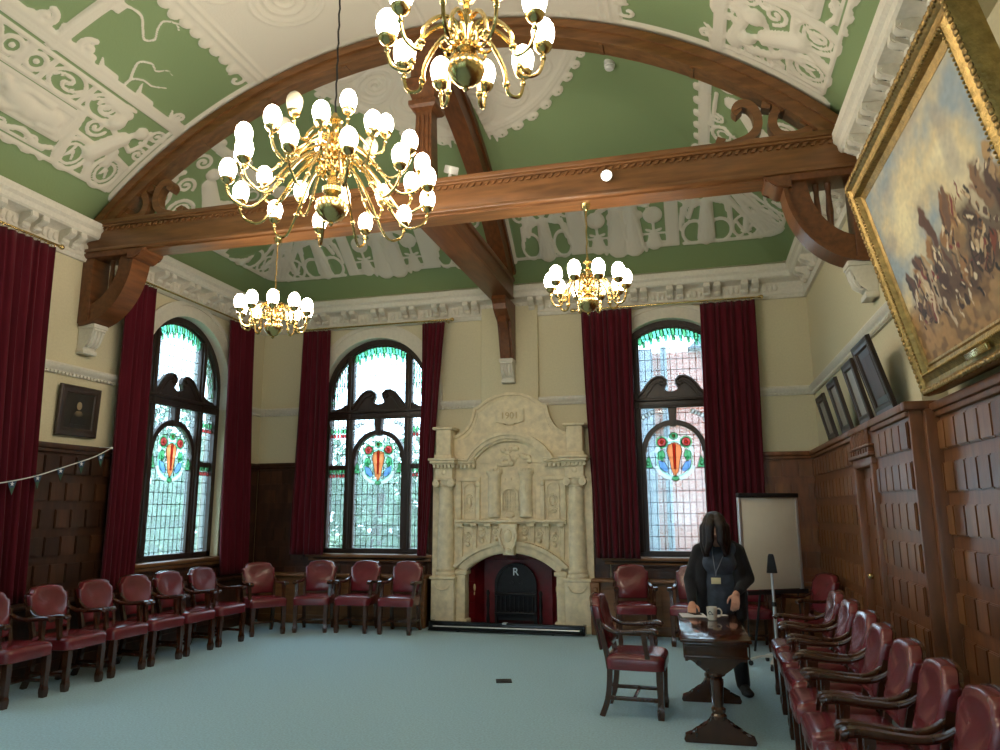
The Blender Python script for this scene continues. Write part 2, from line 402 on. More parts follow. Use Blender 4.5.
mb = MB(); mb.ball((-w+.1, -.09, 1.0), .028); mb.tube([(-w+.1, -.05, 1.0), (-w+.1, -.085, 1.0)], .012, 8); mb.build('handle', 'brass', t)

# ---- low casing with ledge under the windows
mb = MB()
for a, b in ((XL+.32, -3.72), (-1.40, XR-.1)):
    mb.box(a, b, -.26, -.05, .1, .66); mb.box(a-.0, b+.0, -.32, -.05, .66, .70, .012); mb.box(a, b, -.29, -.05, .0, .12, .01)
    n = int((b-a)/.42); s = (b-a)/n
    for i in range(n): mb.prism([(a+s*i+.05, .18), (a+s*(i+1)-.05, .18), (a+s*(i+1)-.05, .58), (a+s*i+.05, .58)], 'xz', -.275, -.255, .01)
# carved end post beside the chimneypiece
for sx, x in ((1, -1.40), (-1, -3.72)):
    x0, x1 = sorted((x, x+sx*.12)); mb.box(x0, x1, -.36, -.05, 0, .66, .012)
    for k in range(6): mb.ball(((x0+x1)/2, -.365, .15+.085*k), .04, .022, .04, 8, 6)
struct(mb.build('trim_11', 'oak', loc=(0, YB, 0)), 'brown oak casing with a ledge below the end wall windows', 'wall casing')
mb = MB(); a, b = YF, YB-.3
mb.box(a, b, -.26, -.05, .1, .66); mb.box(a, b, -.32, -.05, .66, .70, .012); mb.box(a, b, -.29, -.05, 0, .12, .01)
n = 30; s = (b-a)/n
for i in range(n): mb.prism([(a+s*i+.05, .18), (a+s*(i+1)-.05, .18), (a+s*(i+1)-.05, .58), (a+s*i+.05, .58)], 'xz', -.275, -.255, .01)
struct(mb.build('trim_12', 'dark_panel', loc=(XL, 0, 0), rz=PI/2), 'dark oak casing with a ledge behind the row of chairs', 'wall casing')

# ------------------------------------------------------------------ windows (local: x along wall, y outward)
def archpts(r, a0, a1, n=28): return [(r*math.cos(a0+(a1-a0)*i/n), WSPR+r*math.sin(a0+(a1-a0)*i/n)) for i in range(n+1)]
MX, TZ = .49, 3.08       # mullion centre, transom height
def zt(x, r): return WSPR+math.sqrt(max(0, r*r-x*x))
def window(name, label, loc, rz):
    t = thing(name, label, 'window', loc, rz, kind='structure')
    mb = MB()
    r1, r0 = WR, WR-.085
    mb.arc(0, WSPR, r0, r1, 0, PI, .12, .26, 36)
    mb.arc(0, WSPR, r0-.02, r1, 0, PI, .16, .22, 36)
    for s in (-1, 1): mb.box(min(s*r0, s*r1), max(s*r0, s*r1), .12, .26, WSILL, WSPR)
    mb.box(-r1, r1, .12, .26, WSILL, WSILL+.07)
    mb.build('frame', 'frame_wood', t)
    for s in (-1, 1):
        mb = MB(); h = zt(MX, r0)
        mb.box(s*MX-.055, s*MX+.055, .13, .25, WSILL+.05, h, .012); mb.box(s*MX-.03, s*MX+.03, .10, .14, WSILL+.05, h, .01)
        mb.build('mullion', 'frame_wood', t)
    mb = MB(); mb.box(-r0, r0, .11, .26, TZ-.055, TZ+.055, .012); mb.box(-r0, r0, .07, .14, TZ+.03, TZ+.07, .01); mb.box(-r0, r0, .09, .14, TZ-.07, TZ-.045, .008)
    mb.build('transom', 'frame_wood', t)
    mb = MB()       # broken scroll pediment over the transom
    for s in (-1, 1):
        P = [(.47, 3.12), (.47, 3.20), (.40, 3.26), (.34, 3.35), (.27, 3.43), (.19, 3.47), (.11, 3.465), (.06, 3.42), (.05, 3.355), (.09, 3.31), (.10, 3.27), (.06, 3.25), (.0, 3.24), (.0, 3.12)]
        mb.prism([(s*a, b) for a, b in P], 'xz', .13, .20, .008)
        mb.tube([(s*a, .125, b) for a, b in [(.47, 3.19), (.40, 3.25), (.34, 3.34), (.27, 3.42), (.19, 3.46), (.12, 3.455), (.07, 3.41), (.075, 3.36), (.12, 3.34), (.155, 3.37), (.14, 3.40), (.115, 3.395)]], .022, 6)
        mb.tube([(s*a, .125, b) for a, b in [(.47, 3.14), (.36, 3.18), (.29, 3.28), (.22, 3.36), (.17, 3.38)]], .014, 6)
        P = [(s*.9*.9, 3.12), (s*.55, 3.12), (s*.55, 3.26), (s*.66, 3.20), (s*.79, 3.18)]
        mb.prism(P, 'xz', .14, .2)
    mb.build('pediment', 'frame_wood', t)
    mb = MB()       # round-headed frame of the middle light
    c, R = 2.40, .435
    mb.arc(0, c, R-.06, R+.01, 0, PI, .15, .24, 30)
    for s in (-1, 1): mb.box(min(s*R, s*(R-.045)), max(s*R, s*(R-.045)), .15, .24, WSILL+.05, c)
    mb.prism([(-.045, c+R-.08), (.045, c+R-.08), (.06, TZ-.04), (-.06, TZ-.04)], 'xz', .12, .24, .006)
    mb.build('arched_light_frame', 'frame_wood', t)
    mb = MB()
    for s in (-1, 1): mb.box(min(s*.53, s*r0), max(s*.53, s*r0), .15, .24, 2.24, 2.31)
    mb.build('side_rail', 'frame_wood', t)
    # panes
    def pane(poly): mb = MB(); mb.prism(poly, 'xz', .185, .191); mb.build('pane', 'leaded', t, smooth=0)
    pane([(-MX, WSILL+.04), (MX, WSILL+.04), (MX, TZ), (-MX, TZ)])
    n = 12; pane([(-MX, TZ), (MX, TZ)]+[(MX-2*MX*i/n, zt(MX-2*MX*i/n, r0+.02)) for i in range(n+1)])
    for s in (-1, 1):
        pane([(s*MX, WSILL+.04), (s*(r0+.02), WSILL+.04), (s*(r0+.02), TZ), (s*MX, TZ)])
        q = r0+.02; pane([(s*MX, TZ), (s*q, TZ)]+[(s*(q-(q-MX)*i/8), zt(q-(q-MX)*i/8, q)) for i in range(9)])
    # coloured glass
    mb = MB()
    def g(c, poly, d=.0):
        mb.mi = c; mb.prism(poly, 'xz', .176-d, .183-d)
        mb.mi = 6; mb.tube([(a, .176-d, b) for a, b in poly+poly[:1]], .0045, 4)
    def disc(x, z, r, rz_=None, n=16): return [(x+r*math.cos(2*PI*i/n), z+(rz_ or r)*math.sin(2*PI*i/n)) for i in range(n)]
    def rg(c, x, z, r0_, r1_, a0, a1, n=16): mb.mi = c; mb.arc(x, z, r0_, r1_, a0, a1, .176, .183, n)
    cz = 2.30
    rg(4, 0, cz, .245, .30, math.radians(-160), math.radians(-20), 20); rg(4, 0, cz, .245, .30, math.radians(20), math.radians(160), 20)
    rg(5, 0, cz, .235, .247, 0, 2*PI, 30)
    g(0, [(-.09, cz+.19), (0, cz+.23), (.09, cz+.19), (.105, cz+.10), (.07, cz-.02), (.05, cz-.16), (0, cz-.24), (-.05, cz-.16), (-.07, cz-.02), (-.105, cz+.10)])
    g(1, [(-.02, cz+.21), (.02, cz+.21), (.012, cz-.14), (-.012, cz-.14)], .008)
    g(3, disc(0, cz-.27, .05, .035)); g(3, disc(0, cz+.32, .06, .05)); g(0, disc(0, cz+.32, .025), .008)
    for s in (-1, 1):
        g(1, disc(s*.165, cz+.235, .062)); g(0, disc(s*.165, cz+.235, .022), .008); rg(3, s*.165, cz+.235, .064, .085, 0, 2*PI, 14)
        g(3, [(s*.15, cz+.13), (s*.22, cz+.10), (s*.225, cz-.0), (s*.16, cz-.03), (s*.125, cz+.05)])
        g(2, [(s*.14, cz-.04), (s*.225, cz-.02), (s*.2, cz-.13), (s*.13, cz-.18), (s*.08, cz-.15)])
        g(5, [(s*.15, cz+.02), (s*.2, cz+.05), (s*.19, cz-.02)], .008)
        g(3, [(s*.30, cz-.12), (s*.42, cz-.12), (s*.39, cz-.02), (s*.35, cz+.06)]); g(4, disc(s*.365, cz-.06, .025), .008)
        for i in range(5):      # spandrels of the arched light
            a = math.radians(25+12*i); g(4, disc(s*(.44-.04*i), 2.88+.02*i-.03*(i == 0), .03))
        for zz in (2.74, 2.12):  # bands in the side lights
            for i in range(5):
                x = .56+.055*i
                g(1, [(s*x, zz), (s*(x+.045), zz), (s*(x+.04), zz+.05), (s*(x+.005), zz+.05)]); g(3, disc(s*(x+.022), zz+.10, .022, .04)); g(4, disc(s*(x+.022), zz+.16, .02))
        for i in range(7):      # leaves along the head of the side lights
            x = .56+.04*i; z = zt(x, r0)-.05
            for k in range(3): g(3 if (i+k) % 2 else 5, [(s*x, z-.06-.13*k), (s*(x+.025), z-.13*k), (s*(x+.012), z-.16-.13*k)])
    for i in range(17):         # leaves along the head of the middle light
        x = -.42+.0525*i; z = zt(x, r0)-.015
        g((3, 5, 5)[i % 3], [(x-.03, z-.01), (x+.02, z+.0), (x+.045, z-.07), (x+.01, z-.15), (x-.02, z-.09)])
        if i % 2: g((5, 3)[i % 4 == 1], [(x-.02, z-.10), (x+.025, z-.12), (x+.03, z-.19), (x, z-.2)], .008)
    mb.build('stained_glass', GL, t, smooth=0)
    mb = MB(); mb.box(-WR-.12, WR+.12, -.13, .16, WSILL-.05, WSILL, .015); mb.box(-WR-.08, WR+.08, -.10, .0, WSILL-.10, WSILL-.05, .01)
    mb.build('sill', 'oak', t)
    mb = MB()       # white architrave round the arch
    mb.arc(0, WSPR, WR-.005, WR+.17, 0, PI, -.025, .12, 40); mb.arc(0, WSPR, WR+.15, WR+.205, 0, PI, -.045, .0, 40)
    for s in (-1, 1):
        mb.box(min(s*(WR-.005), s*(WR+.17)), max(s*(WR-.005), s*(WR+.17)), -.025, .12, 3.10, WSPR); mb.box(min(s*(WR+.15), s*(WR+.205)), max(s*(WR+.15), s*(WR+.205)), -.045, 0, 3.10, WSPR)
    mb.build('architrave', 'plaster', t, smooth=30)
    return t
window('window_1', 'arched stained glass window in the side wall nearest the room corner', (XL, LEFT_W[0], 0), PI/2)
window('window_2', 'arched stained glass window in the end wall, left of the chimneypiece', (BACK_W[0], YB, 0), 0)
window('window_3', 'arched stained glass window looking onto brickwork behind the standing person', (BACK_W[1], YB, 0), 0)
window('window_4', 'arched window mostly hidden by the curtain at the picture edge', (XL, LEFT_W[1], 0), PI/2)
window('window_5', 'added unseen side wall window for daylight, next nearer than the leftmost curtain', (XL, LEFT_W[2], 0), PI/2)  # out of view, put in to admit more daylight
window('window_6', 'added unseen side wall window for daylight, closest to the near end wall', (XL, LEFT_W[3], 0), PI/2)  # unseen too, another added opening for daylight
for i, x in enumerate(ADDED_FRONT_W): window('window_%d' % (7+i), 'added unseen daylight window in the near end wall, number %d from the window side wall' % (i+1), (x, YF, 0), PI)  # invented windows behind the camera, serving as frontal daylight fill

# ------------------------------------------------------------------ outside
mb = MB(); mb.box(-60, 60, -40, 80, -1.3, -1.2)
struct(mb.build('ground_outside', 'lawn', smooth=0), 'grass outside the windows', 'ground')
t = thing('brick_building', 'red brick building seen through the right end wall window', 'building', (3.2, 17, -1.2), kind='structure')
mb = MB(); mb.box(-4.4, 6, 0, 6, 0, 6.4); mb.build('wall', 'brick', t, smooth=0)
mb = MB(); mb.prism([(-3.2, 6.4), (6.3, 6.4), (6.3, 11), (1.5, 11)], 'xz', -.3, 6.3); mb.build('roof', 'slate', t, smooth=0)
mb = MB(); mb.tube([(-3.75, -.1, .0), (-3.75, -.1, 6.5)], .07, 10)
mb.build('downpipe', 'slate', t)
mb = MB(); mb.box(-4.4, -4.0, -.45, 0, 0, 6.4); mb.build('buttress', 'slate', t, smooth=0)
def tree(label, loc, h, seed, r):
    rnd = random.Random(seed)
    t = thing('tree', label, 'tree', loc, group='trees outside the windows')
    mb = MB(); mb.tube(cr([(0, 0, 0), (.1, .05, h*.25), (-.05, .1, h*.5), (.1, 0, h*.75)], 4), [.2-.01*i for i in range(13)], 8); mb.build('trunk', 'bark', t)
    mb = MB(); cl = [(rnd.uniform(-r, r), rnd.uniform(-r, r), h*rnd.uniform(.12, .95), rnd.uniform(.5, .95)) for _ in range(16)]
    for _ in range(3600):
        c = rnd.choice(cl); d = Vector((rnd.gauss(0, 1), rnd.gauss(0, 1), rnd.gauss(0, 1))).normalized()*c[3]*rnd.uniform(.75, 1.05)
        p = Vector(c[:3])+d; a = Vector((rnd.gauss(0, 1), rnd.gauss(0, 1), rnd.gauss(0, 1))).normalized(); b = a.orthogonal().normalized()
        q = rnd.uniform(.07, .13); mb.face([mb.v(p-a*q), mb.v(p+b*q*.5), mb.v(p+a*q), mb.v(p-b*q*.5)])
    mb.build('crown', 'leaf', t, smooth=0)
tree('leafy green tree beyond the end wall window left of the chimneypiece', (-6.3, 14.0, -1.2), 4.2, 1, 1.3)
tree('second leafy tree beyond the same window, standing farther off', (-9.2, 18.6, -1.2), 5.2, 2, 1.6)
tree('bushy tree seen through the lower panes of the side wall window', (-10.6, 12.0, -1.2), 4.3, 3, 1.4)
tree('tall bush behind the others outside the side wall window', (-13.4, 17.2, -1.2), 5.4, 4, 1.6)
# ------------------------------------------------------------------ ceiling: vaulted, with plaster relief
def make_ceiling():
    hx = .0175
    xs = np.linspace(XL, XR, int((XR-XL)/hx)+1)
    ys = np.concatenate([np.linspace(YF, 3.0, 60)[:-1], np.arange(3.0, YB, hx), [YB]])
    X, Y = np.meshgrid(xs, ys, indexing='ij')
    dx = np.minimum(X-XL, XR-X); dy = YB-Y
    k = .35; hh = np.clip(.5+.5*(dy-dx)/k, 0, 1)
    fade = np.clip(np.minimum(dx, dy)/.6, 0, 1)
    d = dy*(1-hh)+dx*hh-k*hh*(1-hh)*fade
    d = np.clip(d, 0, HALF)
    Z = ZC+np.sqrt(RV**2-(HALF-d)**2)
    Sx = RV*(math.asin(HALF/RV)-np.arcsin((HALF-d)/RV))
    back = dy < dx
    U = np.abs(X-CX)                       # along the end wall from the middle
    V = YB-Y                               # along a side wall from the corner
    m = np.full(X.shape, -1.); hgt = np.zeros(X.shape)
    class F:
        def __init__(s, mask, a, b):
            s.idx = np.where(mask.ravel())[0]; s.a = a.ravel()[s.idx]; s.b = b.ravel()[s.idx]; s.m = np.full(len(s.idx), -1.); s.h = np.zeros(len(s.idx))
        def sel(s, a0, a1, b0, b1):
            return np.where((s.a > a0) & (s.a < a1) & (s.b > b0) & (s.b < b1))[0]
        def put(s, i, sd, dome=0., cut=False):
            if cut: s.m[i] = np.minimum(s.m[i], -sd); return
            s.m[i] = np.maximum(s.m[i], sd)
            if dome: s.h[i] = np.maximum(s.h[i], np.where(sd > 0, np.sqrt(np.clip(sd, 0, .12))*dome, 0))
        def box(s, a0, a1, b0, b1, cut=False, dome=0):
            i = s.sel(a0-.1, a1+.1, b0-.1, b1+.1); a, b = s.a[i], s.b[i]
            s.put(i, np.minimum(np.minimum(a-a0, a1-a), np.minimum(b-b0, b1-b)), dome, cut)
        def ell(s, ca, cb, ra, rb, cut=False, dome=.12):
            i = s.sel(ca-ra-.1, ca+ra+.1, cb-rb-.1, cb+rb+.1)
            q = np.sqrt(((s.a[i]-ca)/ra)**2+((s.b[i]-cb)/rb)**2); s.put(i, (1-q)*min(ra, rb), dome, cut)
        def ring(s, ca, cb, ra, rb, w, cut=False):
            i = s.sel(ca-ra-.1, ca+ra+.1, cb-rb-.1, cb+rb+.1)
            q = np.sqrt(((s.a[i]-ca)/ra)**2+((s.b[i]-cb)/rb)**2); s.put(i, w/2-np.abs(1-q)*min(ra, rb), .06, cut)
        def line(s, pts, w, cut=False, dome=.06, w1=None):
            n = len(pts)-1
            for j in range(n):
                (a0, b0), (a1, b1) = pts[j], pts[j+1]
                r0 = w/2 if w1 is None else (w+(w1-w)*j/n)/2; r1 = w/2 if w1 is None else (w+(w1-w)*(j+1)/n)/2
                R = max(r0, r1)+.05
                i = s.sel(min(a0, a1)-R, max(a0, a1)+R, min(b0, b1)-R, max(b0, b1)+R); a, b = s.a[i], s.b[i]
                L = (a1-a0)**2+(b1-b0)**2+1e-9; t = np.clip(((a-a0)*(a1-a0)+(b-b0)*(b1-b0))/L, 0, 1)
                s.put(i, r0+(r1-r0)*t-np.hypot(a-a0-t*(a1-a0), b-b0-t*(b1-b0)), dome, cut)
        def emboss(s, pts, w, h):
            for (a0, b0), (a1, b1) in zip(pts, pts[1:]):
                i = s.sel(min(a0, a1)-w, max(a0, a1)+w, min(b0, b1)-w, max(b0, b1)+w); a, b = s.a[i], s.b[i]
                L = (a1-a0)**2+(b1-b0)**2+1e-9; t = np.clip(((a-a0)*(a1-a0)+(b-b0)*(b1-b0))/L, 0, 1)
                dd = np.hypot(a-a0-t*(a1-a0), b-b0-t*(b1-b0)); s.h[i] = np.maximum(s.h[i], h*np.sqrt(np.clip(1-(dd/w)**2, 0, 1)))
        def scroll(s, a, b, r, a0, turns, w, w1=None): s.line(spiral(a, b, r, r*.12, a0, turns, 22), w, w1=w1)
        def figure(s, a, b, h, lean=0., wing=0, dome=.16):
            """standing robed figure, feet at b"""
            s.line([(a, b+.02*h), (a+lean*.3, b+.35*h), (a+lean*.7, b+.62*h)], .30*h, w1=.20*h, dome=dome); s.line([(a-.1*h, b), (a-.06*h, b+.3*h)], .1*h, dome=dome); s.line([(a+.1*h, b), (a+.06*h, b+.3*h)], .1*h, dome=dome)
            s.ell(a+lean, b+.88*h, .085*h, .11*h, dome=dome)
            for j in range(5): s.emboss([(a+(j-2)*.075*h, b+.03*h), (a+lean*.4+(j-2)*.045*h, b+.36*h), (a+lean*.7+(j-2)*.02*h, b+.6*h)], .016*h+.004, .05)
            s.line([(a+lean*.7, b+.74*h), (a+lean*.7+.22*h, b+.66*h), (a+lean*.7+.33*h, b+.86*h)], .085*h); s.line([(a+lean*.7, b+.74*h), (a+lean*.7-.24*h, b+.60*h), (a+lean*.7-.30*h, b+.42*h)], .085*h)
            if wing:
                for q in (-1, 1):
                    for j in range(4): s.line([(a+q*.1*h, b+.7*h), (a+q*(.24+.05*j)*h, b+(.9-.1*j)*h), (a+q*(.30+.04*j)*h, b+(.62-.14*j)*h)], .055*h)
        def tree(s, a, b, h):
            s.ell(a, b+.72*h, .21*h, .21*h); s.line([(a, b+.2*h), (a, b+.6*h)], .06*h); s.line([(a-.16*h, b+.36*h), (a, b+.3*h), (a+.16*h, b+.36*h)], .06*h)
            s.line([(a, b+.02*h), (a, b+.2*h)], .34*h, w1=.24*h); s.box(a-.26*h, a+.26*h, b, b+.06*h)
        def fleur(s, a, b, h):
            s.ell(a, b+.55*h, .12*h, .42*h)
            for q in (-1, 1):
                s.line([(a+q*.04*h, b+.2*h), (a+q*.26*h, b+.5*h), (a+q*.38*h, b+.72*h), (a+q*.5*h, b+.62*h)], .15*h, w1=.06*h)
                s.line([(a, b+.2*h), (a+q*.25*h, b+.02*h)], .09*h)
            s.box(a-.22*h, a+.22*h, b+.2*h, b+.28*h)
        def wavyline(s, a0, a1, b, w, amp, per):
            n = int((a1-a0)/.04); s.line([(a0+(a1-a0)*i/n, b+amp*math.sin(2*PI*(a0+(a1-a0)*i/n)/per)) for i in range(n+1)], w)
        def flush(s, m, hgt):
            mm = m.ravel(); hh_ = hgt.ravel(); mm[s.idx] = np.maximum(mm[s.idx], s.m); hh_[s.idx] = np.maximum(hh_[s.idx], s.h*(s.m > -.005))
    LO, HI = .42, 1.70
    def common(f, corner):
        # f.a runs from `0` ; frieze scene used on the end wall (a = distance from the middle)
        f.line([(0, 1.66), (4.2, 1.66)], .14); f.line([(0, 1.60), (4.2, 1.60)], .02)
        for i in range(16): f.ell(.12+.27*i, 1.745, .07, .05)
        # winged figure within loops beside the middle rib
        f.figure(.66, .45, .80, 0, 1); f.ring(.44, .62, .13, .2, .035); f.ring(.90, .62, .12, .2, .035); f.scroll(.35, 1.1, .13, 0, 1.4, .04); f.scroll(.98, 1.12, .13, PI, -1.4, .04)
        f.line([(.18, .43), (.95, .43)], .05); f.line([(.14, .4), (.14, 1.66)], .09); f.scroll(.62, 1.4, .16, 0, 1.5, .04)
        # post, box trees and central pair of figures
        f.box(1.0, 1.26, .43, 1.62); f.box(2.34, 2.52, .43, 1.62)
        f.box(1.0, 2.52, .42, .475); f.box(1.26, 2.34, .62, .655); f.box(1.26, 2.34, 1.30, 1.62)
        f.tree(1.40, .48, .62); f.tree(2.18, .48, .62)
        f.figure(1.68, .44, 1.02, .02); f.figure(1.90, .44, .98, -.02); f.line([(1.62, .95), (1.98, .95)], .14); f.line([(1.60, .45), (1.98, .45)], .06)
        for j in range(5): f.ell(1.5+.14*j, .41, .03, .05)
        # figure standing in two loops
        f.figure(2.88, .50, .80, .02, 1); f.ring(2.72, .60, .15, .17, .045); f.ring(3.06, .60, .15, .17, .045); f.line([(2.58, .44), (3.2, .44)], .05); f.scroll(2.62, 1.15, .13, 0, 1.5, .045); f.scroll(3.12, 1.15, .12, PI, -1.5, .045)
        f.line([(2.56, 1.35), (3.3, 1.35)], .12)
        # lily and scrolls
        f.fleur(3.40, .47, .34); f.ring(3.40, .62, .17, .17, .04); f.line([(3.2, .44), (3.6, .44)], .05)
        # sheaves spreading from the corner
        for j in range(7): f.line([(3.02+.13*j, 1.25-.02*j), (3.32+.10*j, .84-.03*j), (3.60+.055*j, .52)], .075, w1=.05)
        f.line([(3.55, .47), (3.86, .47)], .09); f.scroll(3.42, .95, .11, 1, 1.4, .04); f.line([(2.6, 1.5), (3.0, 1.5)], .1)
    f = F(back, U, Sx); common(f, 1); f.flush(m, hgt)
    for side in (X < CX, X >= CX):         # far bay of each side wall: a = distance from the corner, mirrored scene
        f = F(~back & side & (Y > 6.8), 4.15-V, Sx); common(f, 1)
        f.line([(.2, 1.0), (2.5, 1.0)], 1.16, cut=True)
        f.line([(.2, 1.66), (2.6, 1.66)], .14); f.line([(.2, .44), (2.6, .44)], .06); f.box(2.34, 2.52, .43, 1.62)
        f.ring(2.02, 1.40, .17, .15, .05); f.ring(2.02, 1.40, .09, .08, .03); f.scroll(2.2, 1.2, .12, 0, 1.4, .04); f.scroll(1.7, 1.5, .09, PI, 1.4, .035)
        f.line([(2.2, .62), (1.95, .80), (1.62, .98), (1.35, 1.18)], .36, w1=.2, dome=.18); f.ell(1.26, 1.33, .10, .10, dome=.2); f.line([(1.6, 1.0), (1.85, 1.12), (2.05, 1.05)], .10); f.line([(2.1, .6), (2.25, .5)], .16)
        f.line([(1.55, .5), (1.75, .62), (1.68, .78)], .10); f.ring(1.35, .66, .17, .19, .05); f.ring(1.35, .66, .10, .12, .03); f.scroll(1.1, 1.0, .13, 0, 1.5, .045); f.scroll(1.0, 1.38, .13, PI, -1.5, .045)
        f.ring(.92, .66, .16, .19, .05); f.figure(.66, .45, .8, 0, 1); f.line([(1.2, 1.52), (1.9, 1.56)], .05)
        f.flush(m, hgt)
    for side, left in ((X < CX, True), (X >= CX, False)):   # nearer bay: a = distance towards the camera from the truss
        f = F(~back & side & (Y < 6.8), 6.62-Y, Sx)
        for o in (0, 3.6):
            f.line([(o-.2, 1.52), (o+4, 1.52)], .13); f.emboss([(o-.2, 1.47), (o+4, 1.47)], .02, .02); f.emboss([(o-.2, 1.58), (o+4, 1.58)], .02, .02)
            f.line([(o, LO), (o, 4.7)], .17)               # strip along the truss
            f.line([(o+.16, .44), (o+3.5, .44)], .05)
            # kneeling figure with vase and twin loops
            f.line([(o+.64, .76), (o+.58, .90), (o+.50, 1.06)], .22, w1=.19, dome=.2); f.ell(o+.385, 1.24, .075, .085, dome=.25); f.line([(o+.49, 1.08), (o+.43, 1.17)], .08); f.line([(o+.47, 1.06), (o+.31, .98), (o+.25, 1.14), (o+.30, 1.30)], .055)
            f.line([(o+.62, .80), (o+.44, .88), (o+.42, .72)], .11); f.ell(o+.70, 1.20, .10, .11, dome=.2); f.line([(o+.70, 1.28), (o+.70, 1.40)], .07); f.line([(o+.64, 1.41), (o+.76, 1.41)], .04); f.line([(o+.55, 1.05), (o+.66, 1.1)], .06)
            for j in range(4): f.emboss([(o+.70-.04*j, .78), (o+.60-.04*j, .95), (o+.54-.035*j, 1.08)], .014, .05)
            f.ring(o+.34, .62, .16, .20, .05); f.ring(o+.34, .62, .10, .13, .03); f.ring(o+.80, .62, .17, .20, .05); f.ring(o+.80, .62, .11, .13, .03)
            f.line([(o+.3, .56), (o+.34, .66), (o+.38, .58), (o+.36, .72)], .03); f.line([(o+.76, .56), (o+.8, .66), (o+.84, .58), (o+.82, .72)], .03)
            f.line([(o+.5, .46), (o+.64, .80)], .09); f.line([(o+.18, .48), (o+.18, .8)], .04); f.line([(o+.16, .80), (o+.42, .86)], .05); f.line([(o+.7, .84), (o+.98, .86)], .06); f.scroll(o+.2, 1.0, .10, 0, 1.5, .035); f.scroll(o+.2, 1.30, .10, PI, -1.5, .035); f.scroll(o+.82, 1.02, .12, PI, 1.5, .04); f.scroll(o+.9, 1.25, .1, 0, 1.5, .035)
            f.line([(o+.13, .45), (o+.13, 1.45)], .05); f.line([(o+.66, 1.32), (o+.95, 1.36)], .12); f.line([(o+.16, 1.16), (o+.3, 1.14)], .04)
            # long framed relief panel of reclining figures
            a0, a1 = o+1.02, o+3.2; c = 1.77+o if left else o+2.0
            f.box(a0, a1, .64, 1.06)
            for q in (.02, .055): f.emboss([(a0+q, .64+q), (a1-q, .64+q), (a1-q, 1.06-q), (a0+q, 1.06-q), (a0+q, .64+q)], .015, .022)
            if not left: f.box(a0, a1, .64, 1.40)
            for s0 in (0, 1.02):
                for P, w, hh_ in (([(a0+.2+s0, .84), (a0+.45+s0, .80), (a0+.68+s0, .86)], .10, .06), ([(a0+.68+s0, .86), (a0+.82+s0, .95)], .05, .06), ([(a0+.2+s0, .84), (a0+.12+s0, .74), (a0+.3+s0, .72)], .045, .05), ([(a0+.5+s0, .8), (a0+.66+s0, .71), (a0+.86+s0, .74)], .05, .05), ([(a0+.3+s0, .95), (a0+.55+s0, .98), (a0+.9+s0, .88)], .035, .04)):
                    f.emboss(P, w, hh_)
                f.emboss(spiral(a0+.98+s0, .85, .09, .02, 0, 1.5), .018, .03)
            f.line([(a0+.05, .50), (a1, .50)], .03)
            f.wavyline(a0, a1, .55, .06, .035, .42)
            for j in range(6): f.scroll(a0+.2+.36*j, .53, .07, 0, 1.2, .03)
            f.wavyline(a0, a1, .42, .05, .02, .21)
            f.line([(o+.9, .5), (o+1.05, 1.08)], .12) if left else None
            # strip of whorls
            if left:
                f.line([(o+.7, 1.10), (o+3.6, 1.10)], .06); f.line([(o+.7, 1.40), (o+3.6, 1.40)], .05)
                for j in range(6):
                    ca = o+.92+.47*j
                    if j in (2,):
                        for q in (-.08, .08): f.ring(ca+.02+q*1.6, 1.25, .09, .09, .05); f.ell(ca+.02+q*1.6, 1.25, .03, .03)
                        f.box(ca-.04, ca+.08, 1.12, 1.4); continue
                    f.ring(ca, 1.25, .19, .14, .035)
                    for q in (0, PI): f.line([(ca+1.25*(x_-ca), 1.25+.9*(y_-1.25)) for x_, y_ in spiral(ca, 1.25, .125, .004, q, .62, 14)], .028)
                    for q in (0, PI): f.line([(ca+1.25*(x_-ca), 1.25+.9*(y_-1.25)) for x_, y_ in spiral(ca, 1.25, .085, .004, q+.25, .5, 12)], .016)
                    f.box(ca+.205, ca+.265, 1.1, 1.4)
            else:
                f.figure(o+1.5, .66, .70); f.figure(o+2.5, .66, .70)
                f.line([(o+.28, 1.40), (o+.60, 1.30), (o+.95, 1.36)], .12); f.ell(o+.3, 1.36, .12, .09); f.line([(o+.5, .8), (o+.3, .95), (o+.22, 1.2)], .1)
                for aa, bb, r_, t_ in ((.2, .92, .08, 1.4), (.22, 1.52, .06, 1.2), (.75, 1.46, .07, -1.4), (.92, 1.1, .09, 1.5), (.95, .84, .08, -1.4), (1.0, 1.5, .06, 1.3), (.56, 1.43, .05, 1.2)): f.scroll(o+aa, bb, r_, aa*7, t_, .038)
                f.line([(o+.9, .46), (o+1.0, .9), (o+.98, 1.5)], .10); f.ring(o+.8, .62, .05, .07, .03); f.line([(o+.16, .8), (o+.5, .84)], .05)
            # inner edge of the frieze: cusps, divider with bosses, tendrils
            for j in range(7): f.line([(o+.12+.5*j, 1.58), (o+.30+.5*j, 1.60), (o+.36+.5*j, 1.68+.03*(j % 2))], .09, w1=.02)
            f.scroll(o+.22, 1.66, .07, -1, 1.2, .035)
            f.line([(c, 1.5), (c, 2.55)], .15)
            for q in (-1, 1): f.emboss([(c+q*.045, 1.6), (c+q*.045, 2.5)], .012, .02); f.scroll(c+q*.24, 1.66, .10, PI/2, q*1.1, .07); f.line([(c+q*.08, 1.56), (c+q*.34, 1.6)], .10)
            f.box(c-.15, c+.15, 2.12, 2.26); f.box(c-.12, c+.12, 2.32, 2.38)
            def curve(P, w0, w1): f.line([(q.x, q.y) for q in cr([(x_, y_, 0) for x_, y_ in P], 7)], w0, w1=w1)
            curve([(c-.1, 2.24), (c-.28, 2.27), (c-.42, 2.17), (c-.52, 2.10), (c-.58, 2.17), (c-.50, 2.28), (c-.47, 2.38), (c-.56, 2.45), (c-.64, 2.42)], .028, .02)
            a = o+.98
